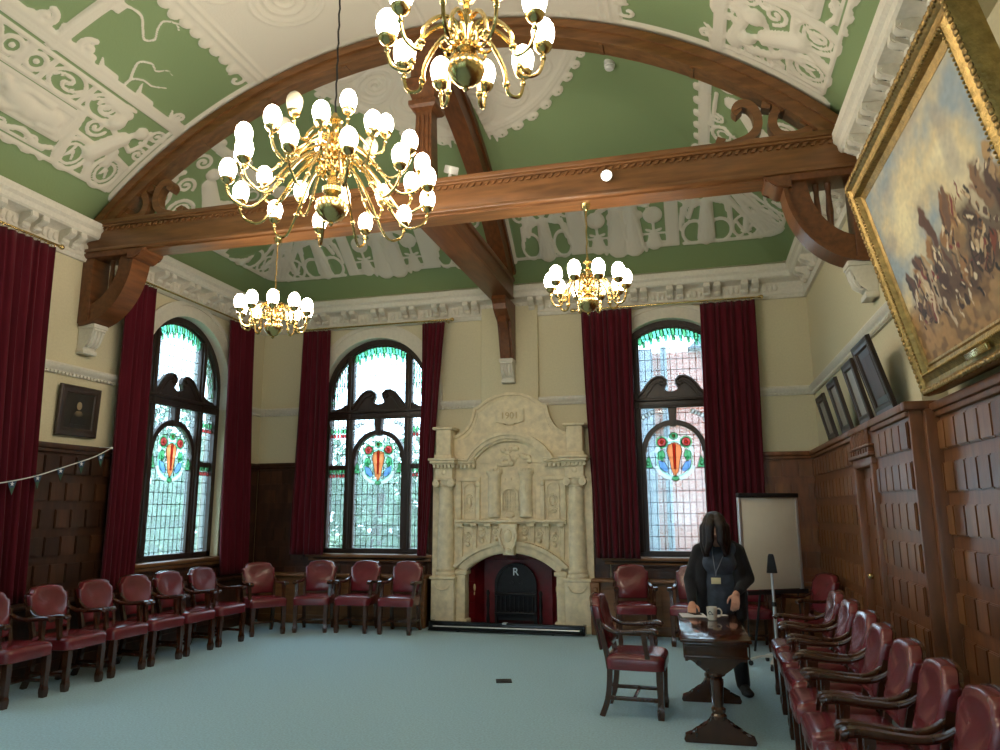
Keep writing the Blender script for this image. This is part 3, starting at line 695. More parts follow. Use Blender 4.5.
            curve([(a, 1.6), (a, 1.68), (a-.1, 1.75), (a-.22, 1.76), (a-.34, 1.84)], .032, .016); curve([(a, 1.66), (a+.07, 1.78), (a+.10, 1.88), (a, 1.95), (a-.10, 1.92), (a-.17, 2.0), (a-.26, 2.0)], .032, .016)
        f.flush(m, hgt)
    # crown: long plain panel in the nearer bay, round panel above the truss
    f = F(U < 3.2, 6.62-Y, U)
    for o in (0., 3.6):
        f.box(o-.02, o+3.62, 0, 2.10)
        for j in range(21): f.ell(o+.38+.155*j, 2.10, .07, .045+.02*(j % 3 == 0))
        f.scroll(o+.22, 2.16, .12, 0, -1., .04)
        for q in (1.98, 1.90, .35): f.emboss([(o, q), (o+3.6, q)], .02, .025)
        for cc in (.9, 1.8, 2.7):
            for r in (.30, .36): f.emboss(spiral(o+cc, 1.15, r, r, 0, 1, 40), .02, .025)
            f.emboss(spiral(o+cc, 1.15, .24, .04, 0, 2, 40), .02, .03)
            f.emboss(spiral(o+cc+.45, 1.55, .25, .06, 1, 1.5, 40), .02, .025); f.emboss(spiral(o+cc+.45, .7, .22, .06, 3, 1.5, 40), .02, .025)
    f.flush(m, hgt)
    ang = np.arctan2(Y-6.7, U); rad = np.hypot(U, Y-6.7)
    f = F((rad < 2.4) & (Y > 6.5), ang*1.7, rad)
    f.box(-.4, 2.45, -.2, 1.64)
    for j in range(11): f.ell(.05+.245*j, 1.665, .085, .05); f.ell(.05+.245*j, 1.675, .014, .014, cut=True)
    f.line([(2.32, 1.5), (2.36, 1.74)], .14, w1=.02); f.ell(2.62, 1.74, .18, .32, cut=True); f.line([(2.67, 1.3), (2.67, 1.9)], .1)
    for r in (1.52, 1.56, .5): f.emboss([(i*.1-.2, r) for i in range(29)], .015, .022)
    for j in range(4):
        for r in (.26, .31): f.emboss([(p, q) for p, q in spiral(.35+.68*j, 1.12, r, r, 0, 1, 36)], .018, .025)
        f.emboss(spiral(.35+.68*j, 1.1, .2, .03, 0, 2, 30), .018, .025)
    f.flush(m, hgt)
    m = np.clip(m, -.05, .05)
    rise = np.clip(m/.012, 0, 1)*.018+hgt*.75
    nx = (HALF-d)/RV; nz = np.sqrt(1-nx**2)
    sgnx = np.where(back, 0, np.where(X < CX, -1, 1)); sgny = np.where(back, 1, 0)
    PX = X-rise*nx*sgnx; PY = Y-rise*nx*sgny; PZ = Z-rise*nz
    nX, nY = X.shape
    co = np.stack([PX, PY, PZ], -1).reshape(-1, 3)
    i = np.arange(nX*nY).reshape(nX, nY)
    q = np.stack([i[:-1, :-1], i[:-1, 1:], i[1:, 1:], i[1:, :-1]], -1).reshape(-1, 4)
    me = bpy.data.meshes.new('ceiling')
    me.vertices.add(len(co)); me.vertices.foreach_set('co', co.astype(np.float32).ravel())
    me.loops.add(q.size); me.loops.foreach_set('vertex_index', q.astype(np.int32).ravel())
    me.polygons.add(len(q)); me.polygons.foreach_set('loop_start', np.arange(0, q.size, 4, dtype=np.int32))
    me.polygons.foreach_set('use_smooth', np.ones(len(q), dtype=bool))
    me.update(calc_edges=True)
    at = me.attributes.new('relief', 'FLOAT', 'POINT'); at.data.foreach_set('value', m.astype(np.float32).ravel())
    mt = bpy.data.materials.new('ceiling_plaster'); mt.use_nodes = True; nt = mt.node_tree; b = nt.nodes['Principled BSDF']
    A = nn(nt, 'ShaderNodeAttribute', attribute_name='relief')
    mr = nn(nt, 'ShaderNodeMapRange'); mr.inputs['From Min'].default_value = -.002; mr.inputs['From Max'].default_value = .002
    nt.links.new(A.outputs['Fac'], mr.inputs['Value'])
    tc = nn(nt, 'ShaderNodeTexCoord'); no = nn(nt, 'ShaderNodeTexNoise'); no.inputs['Scale'].default_value = 45; no.inputs['Detail'].default_value = 6
    nt.links.new(tc.outputs['Object'], no.inputs['Vector'])
    mx = nn(nt, 'ShaderNodeMix', data_type='RGBA')
    mx.inputs['A'].default_value = (*rgb('84986d'), 1); mx.inputs['B'].default_value = (*rgb('dcd5c6'), 1)
    nt.links.new(mr.outputs['Result'], mx.inputs['Factor']); nt.links.new(mx.outputs['Result'], b.inputs['Base Color'])
    b.inputs['Roughness'].default_value = .75; b.inputs['Specular IOR Level'].default_value = .25
    bp = nn(nt, 'ShaderNodeBump'); bp.inputs['Strength'].default_value = .35; bp.inputs['Distance'].default_value = .006
    nt.links.new(no.outputs['Fac'], bp.inputs['Height']); nt.links.new(bp.outputs['Normal'], b.inputs['Normal'])
    me.materials.append(mt)
    o = bpy.data.objects.new('ceiling', me); COL.objects.link(o)
    struct(o, 'green vaulted ceiling with white moulded plaster reliefs', 'ceiling')
make_ceiling()

# ------------------------------------------------------------------ roof truss
TY0, TY1 = 6.52, 6.83
def make_truss():
    t = thing('roof_truss', 'brown oak arched roof truss with king post spanning the middle of the chamber', 'roof truss', (CX, TY0, -.045))
    d = TY1-TY0
    mb = MB()
    mb.box(-4.13, 4.13, .02, d-.02, 4.60, 4.95, .012)
    for y0, y1 in ((-.03, d+.03),):
        mb.box(-4.1, 4.1, y0, y1, 4.90, 4.955, .012); mb.box(-4.1, 4.1, y0+.015, y1-.015, 4.875, 4.90, .006)
        mb.box(-4.1, 4.1, y0+.01, y1-.01, 4.585, 4.625, .012); mb.box(-4.1, 4.1, .04, d-.04, 4.565, 4.59)
    for i in range(112):
        x = -4.0+.072*i
        mb.prism([(x, 4.835), (x+.03, 4.835), (x+.052, 4.87), (x+.02, 4.87)], 'xz', .0, .025); mb.prism([(x, 4.835), (x+.03, 4.835), (x+.052, 4.87), (x+.02, 4.87)], 'xz', d-.025, d)
    mb.build('tie_beam', 'beam_wood', t)
    mb = MB(); a0 = math.acos(4.10/5.58)
    mb.arc(0, ZC, 5.42, 5.57, a0, PI-a0, .07, d-.06, 60); mb.arc(0, ZC, 5.52, 5.60, a0, PI-a0, .04, d-.03, 60); mb.arc(0, ZC, 5.405, 5.44, a0+.02, PI-a0-.02, .055, d-.05, 60); mb.arc(0, ZC, 5.5, 5.70, a0, PI-a0, .15, d-.06, 60)
    for i in range(9):
        a = a0+.12+(PI-2*a0-.24)*i/8; mb.arc(0, ZC, 5.39, 5.41, a-.004, a+.004, .07, d-.07, 1)
    mb.build('arched_rib', 'beam_wood', t, smooth=25)
    mb = MB()
    def sq(h, z): return (h, z)
    P = [(.15, 4.95), (.15, 5.02), (.11, 5.06), (.10, 5.10), (.085, 5.75), (.09, 5.78), (.13, 5.80), (.15, 5.83), (.15, 5.88), (.12, 5.90), (.14, 5.96), (.17, 6.02), (.17, 6.12), (.135, 6.16), (.135, 6.55)]
    mb.rings([[(sx*h, d/2+sy*h, z) for sx, sy in ((-1, -1), (1, -1), (1, 1), (-1, 1))] for h, z in P])
    for x in (-.05, 0, .05): mb.box(x-.012, x+.012, d/2-.105, d/2-.08, 5.12, 5.72)
    mb.build('king_post', 'beam_wood_y', t, smooth=20)
    for s in (-1, 1):
        mb = MB()
        X = 4.12
        a = [(s*(X-.64*math.sin(q)), 4.56-.80*math.cos(q)) for q in [PI/2*i/14 for i in range(15)]]
        b = [(s*(X-.47*math.sin(q)), 4.56-.60*math.cos(q)) for q in [PI/2*i/14 for i in range(15)]]
        mb.prism(a+b[::-1], 'xz', .05, d-.05, .012)
        c = [(s*(X-.64*math.sin(q)), 4.56-.80*math.cos(q)) for q in [PI/2*i/14 for i in range(15)]]; e = [(s*(X-.675*math.sin(q)), 4.56-.83*math.cos(q)) for q in [PI/2*i/14 for i in range(15)]]
        mb.prism(c+e[::-1], 'xz', .02, d-.02, .006)
        mb.box(min(s*4.15, s*4.0), max(s*4.15, s*4.0), .03, d-.03, 3.76, 4.6, .01)
        mb.box(min(s*3.36, s*4.14), max(s*3.36, s*4.14), .0, d, 4.52, 4.60, .01)
        P = [(3.52, 4.58), (3.29, 4.58), (3.30, 4.54), (3.35, 4.52), (3.37, 4.49), (3.42, 4.46), (3.52, 4.47)]
        mb.prism([(s*x, z) for x, z in P], 'xz', -.01, d+.01, .012)
        for x in (3.84, 3.74): mb.tube([(s*x, d/2, 4.0), (s*x, d/2, 4.08), (s*x, d/2, 4.25), (s*x, d/2, 4.42), (s*x, d/2, 4.52)], [.03, .022, .032, .022, .03], 8)
        mb.build('bracket', 'beam_wood_y', t)
        mb = MB()
        C = [(3.52, 4.97), (3.42, 4.98), (3.30, 4.99), (3.24, 5.05), (3.22, 5.15), (3.20, 5.26), (3.13, 5.33), (3.06, 5.32), (3.05, 5.26), (3.09, 5.24)]
        pr = [(-.06, -.04), (.06, -.04), (.06, .04), (-.06, .04)]
        def sw(C): mb.sweep([(s*p.x, d/2, p.z) for p in cr([(a, 0, b) for a, b in C], 4)], pr, (0, 1, 0))
        sw([(2.96, 5.06), (2.94, 5.0), (3.0, 4.965), (3.08, 4.99), (3.2, 5.03), (3.28, 5.12), (3.28, 5.26), (3.22, 5.36), (3.14, 5.38), (3.1, 5.33), (3.13, 5.29)])
        sw([(3.36, 5.30), (3.38, 5.36), (3.44, 5.36), (3.46, 5.29), (3.42, 5.2), (3.42, 5.1), (3.48, 5.02), (3.6, 5.0), (3.7, 5.03), (3.74, 5.09), (3.70, 5.12), (3.67, 5.09)])
        mb.build('scroll_ornament', 'beam_wood', t)
    return t
truss = make_truss()

t = thing('ridge_rib', 'dark oak rib and level beam running from the truss to the chimney breast', 'roof beam', (CX, TY1, 0))
mb = MB(); mb.box(-.15, .15, 0, 3.08, 4.62, 4.90, .012); mb.box(-.18, .18, 0, 3.05, 4.86, 4.92, .01); mb.box(-.17, .17, 0, 3.05, 4.60, 4.635, .01)
for y in (.5, 1.0, 1.5): mb.box(-.155, .155, y, y+.015, 4.605, 4.63)
mb.build('level_beam', 'beam_wood_y', t)
mb = MB(); yc = 6.15-TY1; a0, a1 = math.acos((10.02-6.15)/5.45), math.acos((7.0-6.15)/5.45)
mb.arc(yc, ZC, 5.30, 5.60, a0, a1, -.11, .11, 30, 'yz'); mb.arc(yc, ZC, 5.52, 5.62, a0, a1, -.14, .14, 30, 'yz')
mb.build('curved_rib', 'beam_wood_y', t, smooth=25)
mb = MB(); Y0 = YB-TY1-.07
mb.prism([(Y0, 4.62), (Y0-.62, 4.62), (Y0-.64, 4.54), (Y0-.56, 4.50), (Y0-.55, 4.42), (Y0-.44, 4.36), (Y0-.30, 4.30), (Y0-.24, 4.1), (Y0-.18, 3.9), (Y0-.13, 3.74), (Y0, 3.74)], 'yz', -.10, .10, .012)
mb.prism([(Y0-.42, 4.36), (Y0-.3, 4.30), (Y0-.24, 4.1), (Y0-.18, 3.9), (Y0-.13, 3.74), (Y0-.17, 3.74), (Y0-.24, 3.95), (Y0-.31, 4.15), (Y0-.44, 4.26)], 'yz', -.065, .065, .01)
mb.build('wall_bracket', 'beam_wood_y', t)
def corbel(label, loc, rz):
    t = thing('corbel', label, 'corbel', loc, rz, 'carved corbels under the roof timbers')
    mb = MB(); mb.prism([(0, 3.76), (-.21, 3.76), (-.22, 3.70), (-.19, 3.68), (-.18, 3.60), (-.14, 3.53), (-.09, 3.51), (-.08, 3.46), (-.03, 3.43), (0, 3.43)], 'yz', -.09, .09, .008)
    mb.box(-.105, .105, -.23, 0, 3.72, 3.77, .01); mb.box(-.10, .10, -.11, 0, 3.43, 3.48, .01)
    mb.build('block', 'cornice_white', t)
    mb = MB()
    for x in (-.05, 0, .05): mb.tube([(x, -.205, 3.69), (x, -.195, 3.64), (x, -.165, 3.555), (x, -.11, 3.52)], .016, 6)
    mb.build('carving', 'cornice_white', t)
corbel('white carved corbel under the truss, above the small dark portrait', (XL, 6.675, -.06), PI/2)
corbel('white carved corbel under the truss, beside the top of the gilt framed picture', (XR, 6.675, -.06), -PI/2)
corbel('white carved corbel above the chimneypiece gable', (CX, YB-.06, -.0), 0)

# ------------------------------------------------------------------ chandeliers
def egg(): return [(.02, 0), (.034, .004), (.05, .03), (.06, .065), (.0615, .09), (.055, .122), (.04, .148), (.022, .163), (.004, .168)]
def chandelier(label, loc, tiers, stemP, ztop, unlit=(), cord='brass'):
    t = thing('chandelier', label, 'chandelier', loc, group='brass chandeliers')
    mb = MB(); mb.lathe(stemP, n=20); mb.build('stem', 'brass', t)
    k = 0; shade_me = {}
    for (n, R, zb, zr, ph) in tiers:
        proto = None
        for i in range(n):
            a = ph+2*PI*i/n
            if proto is None:
                mb = MB()
                P = cr([(.035, 0, zr-.02), (.07, 0, zr+.07), (.16, 0, zr+.06), (.26*R/.4 if R < .5 else .30, 0, zr-.05), (R*.72, 0, zb-.16), (R*.92, 0, zb-.15), (R, 0, zb-.07), (R, 0, zb-.005)], 5)
                mb.tube(P, [.014-.005*j/len(P) for j in range(len(P))], 6)
                mb.tube([(p[0], 0, p[1]) for p in spiral(.10, zr-.03, .055, .012, PI/2, 1.3, 14)], .008, 5)
                mb.ball(P[len(P)//2], .02, n=8, m=6); mb.ball((R, 0, zb-.06), .016, n=8, m=5)
                arm = mb.build('arm', 'brass', t); proto = arm
                mb = MB(); mb.lathe([(.008, -.035), (.016, -.03), (.034, -.018), (.047, 0), (.05, .014), (.044, .014), (.03, 0)], (R, 0, zb), 14); cup = mb.build('cup', 'brass', arm)
                mb = MB(); mb.lathe(egg(), (R, 0, zb+.002), 14); sh = mb.build('shade', 'lit', arm); sme = sh.data
                ume = sme.copy(); ume.materials.clear(); ume.materials.append(M['frosted'])
            else:
                arm = proto.copy(); COL.objects.link(arm); arm.parent = t
                c2 = cup.copy(); COL.objects.link(c2); c2.parent = arm
                sh = bpy.data.objects.new('shade', sme); COL.objects.link(sh); sh.parent = arm
            arm.rotation_euler = (0, 0, a)
            if k in unlit: sh.data = ume; sh['label'] = 'unlit frosted shade'
            k += 1
    mb = MB(); zt_ = stemP[-1][1]; L = ztop-loc[2]
    m = max(6, int((L-zt_)/.05))
    mb.tube([(.004*math.cos(i*2.1), .004*math.sin(i*2.1), zt_-.01+(L-zt_+.01)*i/m) for i in range(m+1)], .008, 6)
    mb.lathe([(.01, L-.07), (.03, L-.05), (.045, L-.015), (.05, L)], n=12)
    mb.build('hanging_cord', cord, t)
    return t
SMALL = [(.004, -.30), (.018, -.285), (.012, -.27), (.05, -.25), (.095, -.20), (.11, -.15), (.105, -.11), (.07, -.07), (.04, -.05), (.035, -.03), (.06, -.01), (.06, .02), (.03, .04), (.025, .09), (.045, .11), (.045, .14), (.022, .16), (.02, .24), (.04, .26), (.022, .28), (.018, .33), (.05, .35), (.05, .36), (.02, .38), (.015, .41), (.004, .42)]
ZS = 3.73
SMALL = [(r*.9, z*.8) for r, z in SMALL]
chandelier('small brass chandelier hanging in front of the window nearest the corner', (-4.24, 6.66, ZS-.09), [(10, .355, .03, .05, .2)], SMALL, 4.52, (3,))
chandelier('small brass chandelier hanging just left of the right end wall window', (-.885, 6.66, ZS-.08), [(10, .355, .03, .05, .1)], SMALL, 4.52, (2,))
chandelier('brass chandelier at the very top of the view, partly cut off by its edge', (-1.02, 3.22, ZS+.20), [(10, .40, .03, .05, .35)], SMALL, 6.53)
BIG = [(.004, -.50), (.02, -.48), (.015, -.46), (.06, -.44), (.12, -.38), (.14, -.32), (.13, -.26), (.08, -.22), (.05, -.19), (.08, -.16), (.085, -.12), (.05, -.09), (.04, 0), (.075, .03), (.075, .07), (.045, .1), (.04, .2), (.07, .22), (.07, .26), (.035, .3), (.03, .4), (.055, .43), (.03, .46), (.028, .54), (.07, .57), (.07, .59), (.03, .62), (.02, .66), (.004, .67)]
BIG = [(r*.9, z*.8) for r, z in BIG]
chandelier('large three tiered brass chandelier with many egg shaped shades', (-2.56, 4.72, 4.12), [(12, .75, -.15, .08, .1), (12, .68, .06, .18, .36), (6, .40, .34, .30, .2)], BIG, 6.74, (25, 27, 28), 'black')
# ------------------------------------------------------------------ chimneypiece
def text_mesh(body, size, depth, name, mat, parent, loc, rot=(PI/2, 0, 0)):
    cu = bpy.data.curves.new(name, 'FONT'); cu.body = body; cu.size = size; cu.extrude = depth; cu.align_x = 'CENTER'; cu.align_y = 'CENTER'
    o = bpy.data.objects.new(name, cu); COL.objects.link(o)
    dg = bpy.context.evaluated_depsgraph_get(); me = bpy.data.meshes.new_from_object(o.evaluated_get(dg))
    bpy.data.objects.remove(o); me.materials.clear(); me.materials.append(M[mat])
    o = bpy.data.objects.new(name, me); COL.objects.link(o); o.parent = parent; o.location = loc; o.rotation_euler = rot
    return o
F0 = thing('chimneypiece', 'tall carved pale stone chimneypiece with columns, castle relief and curved gable', 'fireplace', (-2.53, YB, 0))
def fb(name, fn, mat='stone', smooth=35):
    mb = MB(); fn(mb); return mb.build(name, mat, F0, smooth=smooth)
YFP = -.30      # front of the plinths
def body(mb):
    # back slab with segmental opening
    op, zs, rise = .67, .78, .26
    R = (op*op+rise*rise)/(2*rise); n = 20
    arch = [(x, zs+rise-R+math.sqrt(R*R-x*x)) for x in [op-2*op*i/n for i in range(n+1)]]
    mb.box(-1.16, -op, -.14, 0, 0, zs); mb.box(op, 1.16, -.14, 0, 0, zs)
    P = [(1.16, zs)]+[(op, zs)]+arch[1:-1]+[(-op, zs), (-1.16, zs)]
    for (a, b) in zip(P[:-1], P[1:]): mb.prism([a, b, (b[0], 2.30), (a[0], 2.30)], 'xz', -.14, 0)
fb('back_slab', body, smooth=0)
def archmould(mb):
    op, zs, rise = .67, .78, .26
    R = (op*op+rise*rise)/(2*rise); c = zs+rise-R; a = math.asin(op/R)
    mb.arc(0, c, R, R+.11, PI/2-a-.02, PI/2+a+.02, -.20, -.10, 28); mb.arc(0, c, R+.10, R+.15, PI/2-a-.06, PI/2+a+.06, -.235, -.10, 28)
    mb.arc(0, c, R-.02, R+.03, PI/2-a, PI/2+a, -.175, .0, 28)
    for s in (-1, 1):
        mb.box(min(s*.65, s*.78), max(s*.65, s*.78), -.20, 0, 0, zs+.01, .01); mb.box(min(s*.62, s*.80), max(s*.62, s*.80), -.22, 0, zs-.06, zs, .012); mb.box(min(s*.62, s*.78), max(s*.62, s*.78), -.22, 0, 0, .12, .01)
fb('opening_arch', archmould)
def key(mb):
    mb.prism([(-.075, 1.0), (.075, 1.0), (.125, 1.42), (-.125, 1.42)], 'xz', -.30, -.12, .015)
    for s in (-1, 1): mb.tube([(s*.10, -.31, 1.36), (s*.13, -.31, 1.26), (s*.09, -.31, 1.14), (s*.06, -.31, 1.08)], .02, 6)
    mb.ball((0, -.30, 1.26), .06, .03, .09); mb.ball((0, -.29, 1.06), .05, .03, .04)
fb('keystone', key)
for s in (-1, 1):
    def plinth(mb):
        x0, x1 = sorted((s*.78, s*1.12)); mb.box(x0, x1, YFP, 0, 0, .66, .01); mb.box(x0-.02, x1+.02, YFP-.02, 0, .66, .70, .012); mb.box(x0-.015, x1+.015, YFP-.02, 0, 0, .10, .012)
        c = (x0+x1)/2
        mb.tube(cr([(c-.13, YFP-.005, .60), (c-.08, YFP-.012, .54), (c, YFP-.014, .52), (c+.08, YFP-.012, .54), (c+.13, YFP-.005, .60)], 5), .012, 6)
    fb('plinth', plinth)
    def column(mb):
        P = [(.145, .70), (.15, .715), (.15, .735), (.135, .75), (.13, .765), (.14, .78), (.138, .80), (.122, .815)]+[(.120-.018*(k/10)**1.6, .82+1.10*k/10) for k in range(11)]+[(.112, 1.93), (.112, 1.945), (.10, 1.955)]
        mb.lathe(P, (s*.945, -.17, 0), 24)
    c = fb('column', column)
    def capital(mb):
        x = s*.945; mb.box(x-.145, x+.145, -.32, -.02, 2.035, 2.06, .008); mb.lathe([(.105, 1.95), (.125, 1.985), (.13, 2.035)], (x, -.17, 0), 20)
        for q in (-1, 1):
            for yy in (-.31, -.05):
                mb.tube([(x+q*.11, yy-.02, 1.99), (x+q*.11, yy+.02, 1.99)], .052, 14); mb.tube([(x+q*.11, yy-.035, 1.99), (x+q*.11, yy+.035, 1.99)], .02, 8)
            mb.tube([(x+q*.11, -.31, 1.99), (x+q*.11, -.05, 1.99)], .042, 12)
    fb('capital', capital)
    def block(mb):
        x = s*.945; mb.box(x-.125, x+.125, -.30, 0, 2.06, 2.24, .006); mb.ball((x, -.30, 2.15), .04, .015, .04)
        x0, x1 = sorted((s*.66, s*1.20)); x2, x3 = sorted((s*.79, s*1.10))
        # dentilled cornice broken forward over the column
        mb.box(x2, x3, -.36, 0, 2.25, 2.27, .004); mb.box(x2-.03, x3+.03, -.40, 0, 2.27, 2.31, .012); mb.box(x2-.05, x3+.05, -.42, 0, 2.31, 2.345, .012)
        for i in range(6): mb.box(x2+.01+.055*i, x2+.045+.055*i, -.355, -.3, 2.21, 2.25)
        y0, y1 = sorted((s*.50, s*.80)); mb.box(y0, y1, -.22, 0, 2.25, 2.27, .004); mb.box(y0, y1, -.25, 0, 2.27, 2.31, .012); mb.box(y0, y1, -.265, 0, 2.31, 2.34, .01)
        for i in range(5): mb.box(y0+.01+.06*i, y0+.05+.06*i, -.22, -.14, 2.21, 2.25)
    fb('entablature', block)
    def side(mb):
        x0, x1 = sorted((s*.44, s*.80))
        mb.box(x0, x1, -.17, -.1, 2.02, 2.08, .008)
        for a, b in ((.44, .50), (.72, .80)): 
            p, q = sorted((s*a, s*b)); mb.box(p, q, -.19, -.1, 1.45, 2.02, .008)
        p, q = sorted((s*.53, s*.69)); mb.arc(s*.61, 1.90, .075, .10, 0, PI, -.165, -.13, 14)
        for a in (p, q): mb.box(a-.012, a+.012, -.16, -.13, 1.50, 1.90)
        mb.tube([(s*.61+.055*math.cos(k*PI/7), -.15, 1.74+.085*math.sin(k*PI/7)) for k in range(15)], .014, 6); mb.ball((s*.61, -.145, 1.74), .035, .02, .055)
        for k in (-1, 1): mb.tube([(x, -.15, z) for x, z in spiral(s*.61+k*.03, 1.60, .04, .008, 0, 1.3*k, 12)], .009, 5)
        mb.ball((s*.47, -.195, 1.98), .035, .02, .045)
    fb('side_panel', side)
    def attic(mb):
        x0, x1 = sorted((s*.845, s*1.065)); mb.box(x0, x1, -.30, -.0, 2.345, 2.76, .008); mb.box(x0-.05, x1+.04, -.34, 0, 2.76, 2.80, .012); mb.box(x0-.02, x1+.02, -.32, 0, 2.345, 2.40, .01)
    fb('attic_pier', attic)
def shelf(mb):
    mb.box(-.80, .80, -.25, -.1, 1.44, 1.475, .01); mb.box(-.80, .80, -.22, -.1, 1.42, 1.44, .006)
    for i in range(8):
        x = -.73+.2086*i
        if abs(x) > .12: mb.box(x-.045, x+.045, -.245, -.12, 1.385, 1.425, .006)
fb('shelf', shelf)
def frieze(mb, side):
    op, zs, rise = .67, .78, .26
    R = (op*op+rise*rise)/(2*rise); c = zs+rise-R
    for i in range(8):
        x = -.73+.2086*i; zb = c+math.sqrt((R+.15)**2-min(x*x, (R+.14)**2)) if abs(x) < .8 else 1.0
        if abs(x) < .14 or x*side < 0: continue
        zb = max(zb, .9)+.01; H = 1.385
        for q in (-.028, 0, .028): mb.tube([(x+q, -.155, H), (x+q*.8, -.18, zb*.4+H*.6), (x+q*.5, -.155, zb)], .017, 6)
        if abs(x) < .6 or True:
            xm = x-.104*side; zm = max(c+math.sqrt((R+.15)**2-xm*xm), .9)
            mb.tube([(a, -.155, b) for a, b in spiral(xm, (zm+H)/2+.03, .055, .01, 0, 1.6, 16)], .015, 5); mb.ball((xm, -.155, (zm+H)/2-.06), .035, .03, .035); mb.ball((xm, -.155, (zm+H)/2+.09), .03, .03, .025)
for s in (-1, 1): fb('carved_frieze', lambda mb: frieze(mb, s))
def castle(mb):
    mb.box(-.44, .44, -.165, -.12, 1.475, 1.50, .006)
    mb.prism([(-.36, 1.50), (.36, 1.50), (.36, 2.02), (-.36, 2.02)], 'xz', -.155, -.12, .004)
    for i in range(9): mb.box(-.36+.082*i, -.31+.082*i, -.16, -.12, 2.02, 2.06)
    for s in (-1, 1):
        mb.tube([(s*.23, -.15, 1.52), (s*.23, -.15, 2.14)], .095, 18); mb.tube([(s*.23, -.15, 2.11), (s*.23, -.15, 2.15)], .115, 18)
        for k in range(7):
            a = PI+PI*(k+.5)/7; mb.box(s*.23+.1*math.cos(a)-.018, s*.23+.1*math.cos(a)+.018, -.15+.1*math.sin(a)-.015, -.15+.1*math.sin(a)+.015, 2.15, 2.19)
        mb.prism([(s*.23-.015, 1.85), (s*.23+.015, 1.85), (s*.23+.015, 1.96), (s*.23-.015, 1.96)], 'xz', -.255, -.24)
    mb.arc(0, 1.80, .10, .13, 0, PI, -.19, -.14, 16)
    for s in (-1, 1): mb.box(min(s*.10, s*.13), max(s*.10, s*.13), -.19, -.14, 1.60, 1.80)
    for i in range(5): mb.box(-.085+.0375*i, -.07+.0375*i, -.175, -.15, 1.60, 1.885)
    for i in range(6): mb.box(-.1, .1, -.172, -.15, 1.62+.046*i, 1.632+.046*i)
    mb.ball((0, -.16, 1.545), .07, .03, .05)
    for k in range(26):    # tree and foliage above the battlements
        a = random.uniform(0, PI); r = random.uniform(.02, .26); mb.ball((r*math.cos(a)*1.2, -.16, 2.25+r*math.sin(a)), .042, .035, .038, 8, 5)
fb('castle_relief', castle)
def pediment(mb):
    h, sg = .62, .37; R = (h*h+sg*sg)/(2*sg); c = 2.31+sg-R; a = math.asin(min(1, h/R)) if c < 2.31 else PI-math.asin(h/R)
    mb.arc(0, c, R-.07, R, PI/2-a, PI/2+a, -.26, -.1, 30); mb.arc(0, c, R-.02, R+.03, PI/2-a, PI/2+a, -.29, -.1, 30); mb.arc(0, c, R-.10, R-.06, PI/2-a, PI/2+a, -.22, -.1, 30)
    P = [((R-.08)*math.cos(PI/2-a+2*a*i/20), c+(R-.08)*math.sin(PI/2-a+2*a*i/20)) for i in range(21)]
    mb.prism(P, 'xz', -.155, -.02)
fb('arched_pediment', pediment)
def gable(mb):
    h = [(.86, 2.34), (.86, 2.66), (.78, 2.68), (.70, 2.72), (.63, 2.79), (.58, 2.88), (.545, 2.98), (.53, 3.07), (.47, 3.09), (.42, 3.13), (.33, 3.19), (.20, 3.245), (.07, 3.27)]
    P = h+[(-x, z) for x, z in h[::-1]]
    mb.prism(P, 'xz', -.13, -.02, .008)
    e = h[1:]; Q = e+[(-x, z) for x, z in e[::-1]]
    mb.sweep([(x, -.10, z) for x, z in Q], [(-.06, -.02), (.06, -.02), (.06, .02), (-.06, .02)], (0, 1, 0)); mb.sweep([(x*.93, -.13, z-.045) for x, z in Q], [(-.012, -.008), (.012, -.008), (.012, .008), (-.012, .008)], (0, 1, 0))
fb('gable', gable)
def tablet(mb):
    mb.prism([(-.21, 2.86), (-.12, 2.85), (-.06, 2.82), (0, 2.81), (.06, 2.82), (.12, 2.85), (.21, 2.86), (.21, 3.05), (-.21, 3.05)], 'xz', -.165, -.12, .01)
tb = fb('date_tablet', tablet)
text_mesh('1901', .135, .006, 'date_lettering', 'stone_dark', tb, (0, -.168, 2.945))
# fire opening
def lining(mb):
    mb.box(-.50, .50, .27, .30, 0, 1.10)
    for s in (-1, 1): mb.prism([(s*.71, -.02), (s*.50, .28), (s*.50, .33), (s*.72, .33)], 'xy', 0, 1.10)
    mb.box(-.72, .72, -.02, .33, 1.07, 1.10); mb.box(-.72, .72, -.02, .33, -.005, .012)
    for s in (-1, 1):
        for i in range(2):
            for j in range(7):
                if i < 1 and j < 7: mb.prism([(s*.70, -.02+.0), (s*.60, .12), (s*.595, .11), (s*.692, -.03)], 'xy', .03+.145*j, .17+.145*j)
    for i in range(6): mb.box(-.48+.16*i, -.335+.16*i, .262, .275, .90, 1.05, .003)
fb('fire_back', lining, 'red_tile')
mb = MB(); mb.arc(0, .56, .0, .29, 0, PI, -.06, -.01, 24); mb.box(-.29, .29, -.06, -.01, .08, .56); mb.arc(0, .56, .265, .305, 0, PI, -.09, -.03, 24)
for s in (-1, 1): mb.box(min(s*.265, s*.305), max(s*.265, s*.305), -.09, -.03, .0, .56)
mb.box(-.30, .30, -.13, -.03, .42, .46, .01); mb.box(-.30, .30, -.13, -.03, .16, .20, .01)
for i in range(9): mb.tube([(-.26+.065*i, -.11, .18), (-.26+.065*i, -.12, .30), (-.26+.065*i, -.11, .44)], .011, 6)
for s in (-1, 1): mb.lathe([(.03, 0), (.02, .05), (.03, .1), (.018, .2), (.028, .3), (.018, .42), (.03, .46), (.012, .5)], (s*.38, -.17, 0), 10)
gr = mb.build('fire_grate', 'iron', F0); gr.location = (0, .20, 0)
